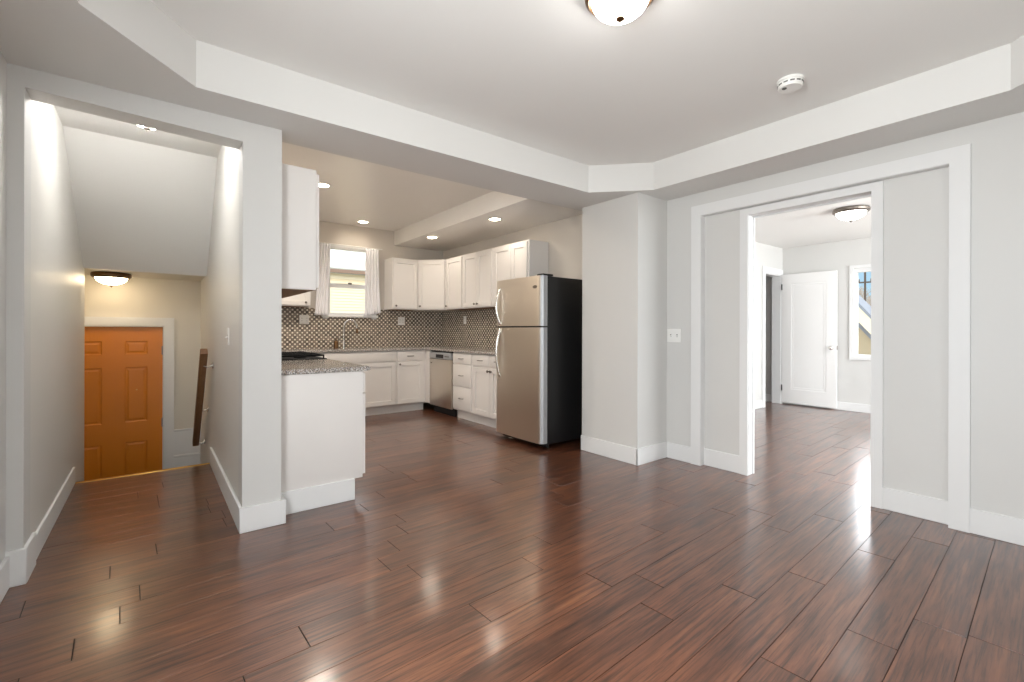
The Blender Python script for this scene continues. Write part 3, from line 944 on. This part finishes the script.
# worktops
def worktop(name, poly, label):
    mb = MB().prism(poly, 'z', CT + 0.001, 0.916)
    es = [e for e in mb.bm.edges]
    bmesh.ops.recalc_face_normals(mb.bm, faces=mb.bm.faces)
    bmesh.ops.bevel(mb.bm, geom=es, offset=0.005, segments=2, affect='EDGES')
    return tag(mb.build(name, M['granite'], smooth=True), label, 'worktop')
worktop('worktop', [(0.545, 3.17), (1.208, 3.17), (1.208, 4.17), (0.545, 4.17)], 'speckled granite worktop on the cabinet next to the pillar')
worktop('worktop', [(1.25, 6.06), (3.120, 6.06), (3.120, 4.115), (3.756, 4.115), (3.756, 6.680), (1.25, 6.680)], 'L-shaped speckled granite worktop running under the window and along the right kitchen wall')

# gas range (only its hob shows above the worktop)
g = thing('gas_range', 'gas cooker with black cast-iron grates beyond the granite end counter', 'cooker', (1.185, 4.185, 0), R(90))
MB().box(0, 0.76, 0.0, 0.62, 0.10, 0.905, 0.004, 1).build('body', M['steel'], g, smooth=True)
MB().box(0.006, 0.754, 0.04, 0.06, 0.0, 0.10).build('kick_plate', M['black_plastic'], g)
MB().box(0.01, 0.75, -0.03, 0.0, 0.26, 0.74, 0.006, 2).build('oven_door', M['steel'], g, smooth=True)
MB().tube([(0.05, -0.028, 0.70), (0.05, -0.065, 0.70), (0.71, -0.065, 0.70), (0.71, -0.028, 0.70)], 0.010, 10).build('oven_handle', M['chrome'], g, smooth=True)
MB().box(0, 0.76, -0.02, 0.62, 0.906, 0.922, 0.004, 2).build('cooktop', M['iron'], g, smooth=True)
for i in range(5):
    MB().lathe([(0, 0), (0.020, 0), (0.018, 0.022), (0, 0.024)], (0, 0, 0), 16, mat=Matrix.Translation((0.10 + i * 0.14, 0.0, 0.83)) @ Matrix.Rotation(PI / 2, 4, 'X')).build('control_knob', M['black_plastic'], g, smooth=True)
for i in range(2):
    for k in range(2):
        MB().lathe([(0.05, 0), (0.05, 0.010), (0.035, 0.014), (0, 0.015)], (0.19 + 0.38 * i, 0.16 + 0.30 * k, 0.921), 20).build('burner', M['iron'], g, smooth=True)
for i in range(2):
    x0 = 0.02 + 0.365 * i
    mb = MB()
    z = 0.948
    mb.tube([(x0, 0.005, z), (x0 + 0.355, 0.005, z), (x0 + 0.355, 0.60, z), (x0, 0.60, z), (x0, 0.005, z)], 0.008, 6)
    for q in (0.3, 0.5, 0.7):
        mb.tube([(x0 + 0.355 * q, 0.005, z), (x0 + 0.355 * q, 0.60, z)], 0.006, 6)
    for q in (0.16, 0.31, 0.46):
        mb.tube([(x0, q, z), (x0 + 0.355, q, z)], 0.006, 6)
    for cx in (x0, x0 + 0.355):
        for cy in (0.005, 0.60):
            mb.tube([(cx, cy, z), (cx, cy, 0.921)], 0.007, 6)
    mb.build('grate', M['iron'], g, smooth=True)

# ------------------------------------------------------------------ wall cabinets
UB, UT = 1.475, 2.233
def wall_cab(label, loc, rotz, w, depth, z0, z1, doors, underside=True):
    """doors: (x0, x1, knob_x) rows."""
    c = thing('wall_cabinet', label, 'wall cabinet', loc, rotz)
    MB().box(0, w, 0, depth, 0, z1 - z0, 0.002, 1).build('body', M['cab'], c, smooth=True)
    MB().box(0.018, w - 0.018, 0.018, depth - 0.006, -0.004, 0.002).build('underside', M['cab_in'], c)
    for x0, x1, kx in doors:
        door(c, x0, x1, 0.016, z1 - z0 - 0.022, kx, 0.052)
    return c
# beside the pillar, over the end counter; front faces the room's right
wall_cab('white wall cabinet hung beside the pillar, its plain side facing the room', (0.848, 3.19, 1.432), R(90), 0.93, 0.302, 1.432, 2.222,
         [(0.012, 0.458, 0.42), (0.466, 0.918, 0.50)])
# north wall, left of the window
wall_cab('white wall cabinet in the left kitchen corner, left of the window', (0.86, 6.385, UB), 0, 0.767, 0.297, UB, UT, [(0.0, 0.37, 0.33), (0.376, 0.752, 0.70)])
# north wall, right of the window
wall_cab('single-door white wall cabinet just right of the kitchen window', (2.755, 6.385, UB), 0, 0.406, 0.297, UB, UT, [(0.010, 0.394, 0.045)])
# diagonal corner cabinet
c = thing('wall_cabinet', 'diagonal white corner wall cabinet between window side and right wall', 'wall cabinet', (3.163, 6.385, UB), 0)
A, B = Vector((3.163, 6.385)), Vector((3.455, 6.06))
poly = [(0, 0), (B.x - A.x, B.y - A.y), (3.757 - A.x, B.y - A.y), (3.757 - A.x, 6.682 - A.y), (0, 6.682 - A.y)]
MB().prism(poly, 'z', 0, UT - UB).build('body', M['cab'], c)
dv = B - A
ang = math.atan2(dv.y, dv.x)
mbd = shaker(dv.length - 0.03, UT - UB - 0.038)
dd = mbd.build('door', M['cab'], c, matrix=Matrix.Rotation(ang, 4, 'Z') @ Matrix.Translation((0.015, -0.001, 0.016)))
MB().lathe([(0.0, 0), (0.007, 0), (0.006, 0.010), (0.013, 0.017), (0.015, 0.023), (0.010, 0.029), (0, 0.030)], (0, 0, 0), 16,
           mat=Matrix.Rotation(ang, 4, 'Z') @ Matrix.Translation((0.05, -0.02, 0.055)) @ Matrix.Rotation(PI / 2, 4, 'X')).build('knob', M['nickel'], dd, smooth=True)
# east wall
XU = 3.455
wall_cab('single-door white wall cabinet between the diagonal corner cabinet and a double-door one', (XU, 6.055, UB), R(-90), 0.490, 0.302, UB, UT, [(0.045, 0.475, 0.075)])
wall_cab('double-door white wall cabinet over the drawer stack, second cabinet from the refrigerator', (XU, 5.563, UB), R(-90), 0.722, 0.302, UB, UT, [(0.018, 0.366, 0.335), (0.372, 0.704, 0.405)])
wall_cab('double-door white wall cabinet directly beside the top of the refrigerator', (XU, 4.838, UB), R(-90), 0.725, 0.302, UB, UT, [(0.035, 0.395, 0.362), (0.402, 0.700, 0.432)])

# ------------------------------------------------------------------ refrigerator
f = thing('refrigerator', 'stainless steel top-freezer refrigerator with black sides in the kitchen', 'refrigerator', (2.985, 4.117, 0), R(-90))
FW = 0.767
MB().box(0.008, FW - 0.006, 0.075, 0.74, 0.045, 1.705, 0.006, 2).build('cabinet', M['black'], f, smooth=True)
def fridge_door(name, z0, z1):
    """Door with a gently bowed steel front."""
    mb = MB()
    n = 36
    poly = []
    for i in range(n + 1):
        t = i / n
        edge = min(t, 1 - t)
        rnd = 0.030 * (1 - min(1, edge / 0.055)) ** 2
        poly.append((FW * t, -0.016 - 0.010 * (1 - (2 * t - 1) ** 2) + rnd))
    poly += [(FW, 0.064), (0, 0.064)]
    mb.prism(poly, 'z', z0, z1)
    bmesh.ops.recalc_face_normals(mb.bm, faces=mb.bm.faces)
    mb.bm.normal_update()
    for fc in mb.bm.faces:
        if fc.normal.y > -0.80:
            fc.material_index = 1
    return mb.build(name, [M['steel'], M['steel_h']], f, smooth=True)
fd = fridge_door('freezer_door', 1.215, 1.708)
rd = fridge_door('refrigerator_door', 0.062, 1.200)
MB().box(0.01, FW - 0.01, 0.010, 0.07, 1.2005, 1.2145).build('door_gasket', M['black_plastic'], f)
MB().box(0.012, FW - 0.012, 0.066, 0.076, 0.07, 1.70).build('side_gasket', M['black_plastic'], f)
def bow(parent, z_seam, z_tip, x=0.10):
    """Tapered bow handle: thick bracket at the seam end, slim tip at the other."""
    pts, rad = [], []
    n = 18
    for i in range(n + 1):
        t = i / n
        z = z_seam + (z_tip - z_seam) * t
        y = -0.012 - 0.052 * math.sin(PI * min(1, t * 0.98 + 0.02)) ** 0.75
        pts.append((x - 0.012 * math.sin(PI * t), y, z))
        rad.append(0.017 - 0.007 * t)
    pts = [(x, 0.0, z_seam)] + pts + [(x, 0.0, z_tip)]
    rad = [0.018] + rad + [0.009]
    MB().tube(pts, rad, 10).build('handle', M['chrome'], parent, smooth=True)
bow(fd, 1.235, 1.63)
bow(rd, 1.180, 0.66)
MB().lathe([(0, 0), (0.022, 0), (0.021, 0.003), (0, 0.004)], (0, 0, 0), 24, mat=Matrix.Translation((0.675, -0.0205, 1.60)) @ Matrix.Rotation(PI / 2, 4, 'X') @ Matrix.Diagonal((1.5, 0.75, 1, 1))).build('badge', M['nickel'], fd, smooth=True)
MB().box(FW - 0.10, FW - 0.01, 0.012, 0.15, 1.709, 1.728, 0.005, 2).build('hinge_cover', M['black_plastic'], f, smooth=True)
MB().box(0.02, FW - 0.02, 0.075, 0.10, 0.012, 0.06, 0.004, 1).build('kick_grille', M['black_plastic'], f, smooth=True)
for x in (0.05, FW - 0.05):
    for y in (0.12, 0.68):
        MB().lathe([(0.016, 0), (0.018, 0.012), (0.010, 0.016), (0.010, 0.05)], (x, y, 0.0), 14).build('foot', M['nickel'], f, smooth=True)

# ------------------------------------------------------------------ faucet
fa = thing('faucet', 'gooseneck kitchen faucet at the sink under the window', 'faucet', (2.10, 6.52, 0.916))
MB().lathe([(0.028, 0), (0.028, 0.008), (0.018, 0.014), (0.016, 0.10), (0.0125, 0.11)], (0, 0, 0), 20).build('base', M['chrome'], fa, smooth=True)
pts = [(0, 0, 0.10), (0, 0, 0.30)]
for i in range(1, 13):
    a = PI * i / 12
    pts.append((0.085 - 0.085 * math.cos(a), -0.03 * math.sin(a / 2), 0.30 + 0.095 * math.sin(a)))
pts += [(0.172, -0.032, 0.27)]
MB().tube(pts, 0.0115, 12).build('spout', M['chrome'], fa, smooth=True)
MB().tube([(0.172, -0.032, 0.275), (0.176, -0.032, 0.21)], [0.014, 0.017], 12).build('spray_head', M['bronze'], fa, smooth=True)
MB().tube([(0, 0, 0.075), (-0.04, -0.01, 0.085), (-0.065, -0.012, 0.15)], [0.010, 0.009, 0.006], 10).build('lever', M['chrome'], fa, smooth=True)
sd = thing('lever_shadow_shape', 'dark stand-in for the lever and its shadow left of the kitchen faucet', 'lever shadow shape', (1.995, 6.52, 0.916))  # dark shape standing in for the faucet's side lever with its shadow
MB().lathe([(0.03, 0), (0.031, 0.09), (0.026, 0.10), (0.011, 0.106), (0.010, 0.125)], (0, 0, 0), 18).build('stand_in_body', M['bronze'], sd, smooth=True)
MB().tube([(0, 0, 0.12), (0, 0, 0.14), (0.012, -0.03, 0.142), (0.014, -0.04, 0.136)], [0.006, 0.006, 0.005, 0.004], 8).build('stand_in_top', M['bronze'], sd, smooth=True)

# ------------------------------------------------------------------ sheer curtains
def curtain(name, x_top, x_bot, z_top, z_bot, folds, label, y=6.615, rag=0.0):
    bm = bmesh.new()
    nx, nz = folds * 8, 24
    V = []
    for k in range(nz + 1):
        t = k / nz
        row = []
        z = z_bot + (z_top - z_bot) * t
        xa = x_bot[0] + (x_top[0] - x_bot[0]) * t ** 0.7
        xb = x_bot[1] + (x_top[1] - x_bot[1]) * t ** 0.7
        for i in range(nx + 1):
            s = i / nx
            amp = 0.016 * (0.55 + 0.45 * (1 - t))
            zz = z + (rag * s * (1 - t) if rag else 0)
            row.append(bm.verts.new((xa + (xb - xa) * s, y + amp * math.sin(s * folds * 2 * PI + 0.6 * math.sin(3 * t)), zz)))
        V.append(row)
    for k in range(nz):
        for i in range(nx):
            bm.faces.new((V[k][i], V[k][i + 1], V[k + 1][i + 1], V[k + 1][i]))
    me = bpy.data.meshes.new(name)
    bm.to_mesh(me); bm.free()
    for p in me.polygons:
        p.use_smooth = True
    me.materials.append(M['sheer'])
    o = bpy.data.objects.new(name, me)
    s = o.modifiers.new('thick', 'SOLIDIFY'); s.thickness = 0.0015
    COL.objects.link(o)
    return tag(o, label, 'curtain')
curtain('sheer_curtain', (1.80, 1.945), (1.735, 1.905), 2.365, 1.372, 4, 'sheer white curtain on the left side of the kitchen window')
curtain('sheer_curtain', (2.445, 2.638), (2.425, 2.675), 2.362, 1.36, 5, 'sheer white curtain on the right side of the kitchen window', rag=0.065)
rd_ = MB().tube([(1.72, 6.625, 2.372), (2.70, 6.625, 2.372)], 0.007, 10)
rd_.tube([(1.76, 6.625, 2.372), (1.76, 6.689, 2.372)], 0.005, 8).tube([(2.66, 6.625, 2.372), (2.66, 6.689, 2.372)], 0.005, 8)
tag(rd_.build('curtain_rod', M['plastic'], smooth=True), 'thin white curtain rod above the kitchen window', 'curtain rod')

# ------------------------------------------------------------------ switches and outlets
def plate(name, label, cat, loc, rotz, w, h, inserts):
    """Wall plate, local front towards -y. inserts: (x, kind)"""
    r = thing(name, label, cat, loc, rotz)
    MB().box(-w / 2, w / 2, -0.006, 0.0, -h / 2, h / 2, 0.003, 2).build('plate', M['plastic'], r, smooth=True)
    for x, kind in inserts:
        if kind == 'outlet':
            o = MB().box(x - 0.017, x + 0.017, -0.008, -0.005, -0.034, 0.034, 0.001, 1).build('socket', M['plastic'], r, smooth=True)
            for dz in (-0.018, 0.018):
                mb = MB().box(x - 0.008, x - 0.005, -0.0086, -0.0078, dz - 0.006, dz + 0.006)
                mb.build('slot', M['plastic_dark'], o)
                MB().box(x + 0.005, x + 0.008, -0.0086, -0.0078, dz - 0.005, dz + 0.005).build('slot', M['plastic_dark'], o)
        elif kind == 'toggle':
            MB().box(x - 0.005, x + 0.005, -0.0065, -0.0055, -0.012, 0.012).build('toggle_slot', M['plastic_dark'], r)
            MB().hexa([(x - 0.0042, -0.0055, -0.008), (x + 0.0042, -0.0055, -0.008), (x + 0.0042, -0.0055, 0.004), (x - 0.0042, -0.0055, 0.004),
                       (x - 0.0036, -0.018, -0.010), (x + 0.0036, -0.018, -0.010), (x + 0.0036, -0.018, -0.004), (x - 0.0036, -0.018, -0.004)]).build('toggle', M['plastic'], r)
        else:
            MB().hexa([(x - 0.0165, -0.005, -0.033), (x + 0.0165, -0.005, -0.033), (x + 0.0165, -0.005, 0.033), (x - 0.0165, -0.005, 0.033),
                       (x - 0.0165, -0.012, -0.033), (x + 0.0165, -0.012, -0.033), (x + 0.0165, -0.007, 0.033), (x - 0.0165, -0.007, 0.033)]).build('rocker', M['plastic'], r)
    return r
plate('light_switch', 'white two-gang switch plate on the grey wall left of the cased opening', 'light switch', (3.7595, 2.413, 1.127), R(-90), 0.140, 0.122, [(-0.032, 'toggle'), (0.032, 'toggle')])
plate('light_switch', 'narrow white switch plate on the stairwell wall above the handrail', 'light switch', (0.4105, 3.717, 1.124), R(-90), 0.075, 0.118, [(0, 'toggle')])
plate('wall_outlet', 'white double outlet on the mosaic tile left of the kitchen window', 'outlet', (1.62, 6.6815, 1.311), 0, 0.122, 0.125, [(-0.03, 'outlet'), (0.03, 'outlet')])
plate('wall_outlet', 'white double outlet on the mosaic tile right of the kitchen window', 'outlet', (3.03, 6.6815, 1.311), 0, 0.112, 0.122, [(-0.025, 'outlet'), (0.025, 'outlet')])
plate('wall_outlet', 'single white outlet on the mosaic tile of the right kitchen wall', 'outlet', (3.7565, 5.99, 1.327), R(-90), 0.075, 0.120, [(0, 'outlet')])
plate('light_switch', 'small plate low on the far room wall, seen through the opening beside the doorway', 'switch plate', (7.15, 3.2095, 0.80), 0, 0.055, 0.09, [(0, 'toggle')])

# ------------------------------------------------------------------ lamps
def dome_lamp(label, loc, rad, drop, glass, metal, group='flush dome ceiling lamps'):
    """Flush ceiling lamp hanging down from loc: metal pan, frosted bowl, finial."""
    r = thing('ceiling_lamp', label, 'ceiling lamp', loc, 0)
    pan = [(rad * 0.55, 0.0), (rad * 0.96, -0.002), (rad * 1.0, -0.014), (rad * 0.98, -0.036), (rad * 0.88, -0.050), (rad * 0.78, -0.040)]
    MB().lathe(pan, (0, 0, 0), 48).build('pan', metal, r, smooth=True)
    prof = []
    n = 12
    for i in range(n + 1):
        a = (PI / 2) * i / n
        prof.append((rad * 0.80 * math.cos(a) if i < n else 0.0, -0.040 - (drop - 0.040) * math.sin(a)))
    MB().lathe(prof, (0, 0, 0), 48).build('glass_bowl', glass, r, smooth=True)
    MB().lathe([(0.010, -drop + 0.004), (0.017, -drop - 0.002), (0.019, -drop - 0.008), (0.012, -drop - 0.014), (0.005, -drop - 0.017), (0.006, -drop - 0.021), (0.0, -drop - 0.026)], (0, 0, 0), 16).build('finial', metal, r, smooth=True)
    return r
dome_lamp('frosted dome ceiling lamp with bronze rim on the tray ceiling, nearest the top edge', (1.548, 1.252, ZC), 0.150, 0.122, M['lamp_white'], M['bronze'])
dome_lamp('frosted dome ceiling lamp seen through the opening in the far room', (6.02, 1.70, 2.51), 0.172, 0.125, M['lamp_far'], M['nickel'])
dome_lamp('warm glowing dome ceiling lamp above the orange door', (-0.312, 5.76, 1.702), 0.150, 0.112, M['lamp_warm'], M['bronze'])
dome_lamp('dome lamp at the top of the stairwell, mostly hidden behind the header', (-0.032, 3.66, 2.556), 0.150, 0.128, M['lamp_stair'], M['nickel'])

def can(label, loc, watts=54):
    r = thing('recessed_light', label, 'recessed light', loc, 0)
    MB().lathe([(0.085, 0.0), (0.086, -0.004), (0.070, -0.007), (0.062, -0.003), (0.062, 0.0)], (0, 0, 0), 36).build('trim_ring', M['plastic'], r, smooth=True)
    d = bpy.data.lights.new('recessed_light_beam', 'SPOT')
    d.energy, d.color, d.spot_size, d.spot_blend, d.shadow_soft_size = watts, (1, 0.905, 0.79), R(158), 0.55, 0.05
    lo = bpy.data.objects.new('recessed_light_beam', d)
    lo.location = (loc[0], loc[1], loc[2] - 0.03)
    COL.objects.link(lo)
    MB().lathe([(0.062, -0.002), (0.062, -0.0045), (0.045, -0.010), (0.0, -0.014)], (0, 0, 0), 36).build('bulb', M['can'], r, smooth=True)
can('recessed ceiling light half hidden by the wall cabinet beside the pillar', (1.395, 5.02, 2.685))
can('recessed ceiling light in front of the kitchen window', (2.315, 6.37, 2.685), 5)
can('added unseen recessed light above the cooker, kitchen fill behind the pillar', (0.80, 4.95, 2.685))  # unseen light added to lift the kitchen's brightness
dome_lamp('added unseen dome lamp, kitchen fill light just behind the dropped beam', (1.70, 3.62, 2.685), 0.165, 0.085, M['fill_kitchen'], M['nickel'])  # unseen lamp added to brighten the kitchen
can('recessed light in the dropped kitchen ceiling above the corner cabinet', (3.07, 5.76, 2.468), 10)
can('recessed light in the dropped kitchen ceiling above the refrigerator', (3.14, 4.36, 2.468), 10)

# smoke detector
s = thing('smoke_detector', 'round white smoke detector on the tray ceiling', 'smoke detector', (2.885, 1.108, ZC))
MB().lathe([(0.070, 0), (0.070, -0.012), (0.064, -0.014), (0.063, -0.040), (0.058, -0.047), (0.0, -0.049)], (0, 0, 0), 48).build('body', M['plastic'], s, smooth=True)
for i in range(12):
    a = 2 * PI * i / 12
    MB().box(-0.011, 0.011, -0.0015, 0.0015, -0.030, -0.023).build('vent_slot', M['plastic_dark'], s, matrix=Matrix.Rotation(a, 4, 'Z') @ Matrix.Translation((0, 0.0635, 0)))
MB().lathe([(0.012, -0.047), (0.012, -0.051), (0, -0.052)], (-0.03, 0.02, 0), 16).build('test_button', M['plastic_dark'], s, smooth=True)

# ------------------------------------------------------------------ handrail down the stairs
h = thing('handrail', 'dark wooden handrail on metal brackets along the stairwell wall', 'handrail', (0.411, 4.70, 0))
y0, z0, y1, z1 = 4.665 - 4.70, 0.990, 5.605 - 4.70, 0.025
d = Vector((0, y1 - y0, z1 - z0)).normalized()
L_ = math.hypot(y1 - y0, z1 - z0)
mt = Matrix.Translation((-0.072, y0, z0)) @ Matrix.Rotation(math.atan2(d.z, d.y), 4, 'X')
MB().box(-0.027, 0.027, 0.0, L_, -0.034, 0.034, 0.009, 3).build('rail', M['rail'], h, smooth=True, matrix=mt)
for by, bz in ((4.752, 0.868), (5.20, 0.43), (5.565, 0.05)):
    br = MB().tube([(-0.002, by - 4.70, bz - 0.01), (-0.045, by - 4.70, bz - 0.022), (-0.070, by - 4.70, bz - 0.008), (-0.072, by - 4.70, bz + 0.012)], 0.0065, 10)
    br.build('bracket', M['chrome'], h, smooth=True)
    MB().lathe([(0.026, 0), (0.024, 0.006), (0, 0.008)], (0, 0, 0), 16, mat=Matrix.Translation((-0.0005, by - 4.70, bz - 0.01)) @ Matrix.Rotation(-PI / 2, 4, 'Y')).build('rosette', M['chrome'], h, smooth=True)

# ------------------------------------------------------------------ outside
struct('ground', MB().box(-30, 90, -40, 60, -1.3, -1.2), M['ground'])
def house(label, loc, rotz, w, d_, z_eave, z_ridge, wall, roof, fascia):
    """Gabled house, local: front at y=0 facing -y, ridge along x."""
    r = thing('house', label, 'house', loc, rotz)
    n = int(z_eave / 0.062)
    front = []
    for i in range(n):                                              # lapped boards: a saw-tooth face
        z = i * z_eave / n
        front += [(-0.018, z), (-0.002, z + z_eave / n - 0.001)]
    MB().prism(front + [(0.0, z_eave), (d_ / 2, z_ridge - 0.05), (d_, z_eave), (d_, 0), (0.0, 0)], 'x', 0, w).build('wall', wall, r)
    ov = 0.14
    sl = (z_ridge - z_eave) / (d_ / 2)
    mb = MB().prism([(-ov, z_eave - sl * ov), (d_ / 2, z_ridge), (d_ + ov, z_eave - sl * ov), (d_ + ov, z_eave - sl * ov + 0.12), (d_ / 2, z_ridge + 0.14), (-ov, z_eave - sl * ov + 0.12)], 'x', -0.3, w + 0.3)
    mb.build('roof', roof, r)
    MB().box(-0.3, w + 0.3, -ov - 0.03, -ov, z_eave - sl * ov + 0.02, z_eave - sl * ov + 0.09).build('gutter', fascia, r)
    MB().box(0.0, w, -0.035, 0.0, z_eave - 0.16, z_eave + 0.0).build('frieze_or_shade_band', M['fascia'], r)
    return r
# neighbour seen through the kitchen window
house('cream sided neighbour house outside the kitchen window', (-1.0, 9.9, -1.2), 0, 9.0, 6.0, 3.60, 4.9, M['siding'], M['roof_pale'], M['fascia_brown'])
# neighbours seen through the far room window
def gable_house(label, loc, d_, length, z_e, slope):
    """Gable end facing -x; the low eave at local y = 0, ridge along x."""
    r = thing('house', label, 'house', loc)
    hm = d_ / 2
    zr = z_e + slope * hm
    MB().prism([(0, 0), (d_, 0), (d_, z_e), (hm, zr), (0, z_e)], 'x', 0, length).build('wall', M['siding_tan'], r)
    def band(lo, hi, x0, x1, name, mat):
        o = 0.5
        MB().prism([(-o, z_e - slope * o + lo), (hm, zr + lo), (d_ + o, z_e - slope * o + lo), (d_ + o, z_e - slope * o + hi), (hm, zr + hi), (-o, z_e - slope * o + hi)], 'x', x0, x1).build(name, mat, r)
    band(0.32, 0.46, -0.36, length + 0.3, 'roof', M['roof_and_shade_blue'])
    band(-0.22, 0.32, -0.34, -0.28, 'rake_board', M['fascia'])
    band(-0.50, -0.05, -0.03, 0.0, 'frieze_or_shade_band', M['roof_and_shade_blue'])  # blue-grey band paints the shade under the eave
    MB().box(-0.02, 0.02, 0.95, 1.55, z_e - 1.4, z_e - 0.35).build('window_frame', M['fascia'], r)
    return r
gable_house('cream gabled house with painted blue-grey eave shade outside the far room window', (20.0, 4.2, -1.3), 4.4, 0.45, 1.62, 1.25)

up = thing('utility_pole', 'wooden utility pole with crossarm outside the far room window', 'utility pole', (32.0, 8.36, -1.7))
MB().tube([(0, 0, 0), (0, 0, 6.45)], [0.075, 0.05], 10).build('pole', M['pole'], up, smooth=True)
MB().box(-0.04, 0.04, -0.62, 0.62, 5.62, 5.70).build('crossarm', M['pole'], up)
for y in (-0.56, -0.28, 0.28, 0.56):
    MB().lathe([(0.03, 0), (0.05, 0.05), (0.03, 0.10), (0.045, 0.14), (0, 0.17)], (0, y, 5.70), 10).build('insulator', M['plastic_dark'], up, smooth=True)

def tree(label, loc, height, seed):
    rnd = random.Random(seed)
    r = thing('bare_tree', label, 'tree', loc, 0, 'bare trees behind the roofs')
    trunk = MB().tube([(0, 0, 0), (0.05, 0.03, height * 0.2), (0, 0, height * 0.45)], [0.10, 0.08, 0.06], 8)
    trunk.build('trunk', M['bark'], r, smooth=True)
    mb = MB()
    def grow(p, d, ln, rad, depth):
        q = p + d * ln
        mb.tube([p, p + d * ln * 0.5 + Vector((rnd.uniform(-.05, .05), rnd.uniform(-.05, .05), 0)) * ln, q], [rad, rad * 0.8, rad * 0.6], 4)
        if depth == 0:
            return
        for _ in range(4 if depth > 1 else 3):
            nd = (d + Vector((rnd.uniform(-.8, .8), rnd.uniform(-.8, .8), rnd.uniform(-.2, .5)))).normalized()
            grow(q if rnd.random() < 0.6 else p + d * ln * rnd.uniform(0.5, 1), nd, ln * 0.68, rad * 0.6, depth - 1)
    for _ in range(4):
        grow(Vector((0, 0, height * rnd.uniform(0.25, 0.45))), Vector((rnd.uniform(-.6, .6), rnd.uniform(-.6, .6), 1)).normalized(), height * 0.22, 0.05, 4)
    mb.build('branches', M['bark'], r)
tree('bare tree left of the utility pole outside the far room window', (42.5, 11.2, -1.2), 5.8, 3)
tree('bare tree in front of the utility pole, nearest the house, outside the far room window', (35.0, 9.1, -1.2), 4.9, 8)
tree('bare tree behind the utility pole outside the far room window', (50.0, 13.4, -1.2), 6.6, 5)
def shrub(label, loc, rad, seed):
    rnd = random.Random(seed)
    mb = MB()
    for _ in range(260):
        a, b_ = rnd.uniform(0, 2 * PI), rnd.uniform(0, PI / 2)
        rr = rad * rnd.uniform(0.55, 1.0)
        c_ = Vector((math.cos(a) * math.cos(b_), math.sin(a) * math.cos(b_), math.sin(b_) * 1.3)) * rr
        u = Vector((rnd.uniform(-1, 1), rnd.uniform(-1, 1), rnd.uniform(-1, 1))).normalized() * rad * 0.10
        w_ = u.cross(Vector((rnd.uniform(-1, 1), rnd.uniform(-1, 1), rnd.uniform(-1, 1)))).normalized() * rad * 0.06
        v = [mb.bm.verts.new(c_ + q) for q in (-u, w_, u, -w_)]
        mb.bm.faces.new(v)
    o = mb.build('shrub', M['leaf'])
    o.location = loc
    return tag(o, label, 'shrub')
shrub('olive shrub in front of the cream house outside the far room window', (18.9, 4.75, -1.2), 0.85, 9)
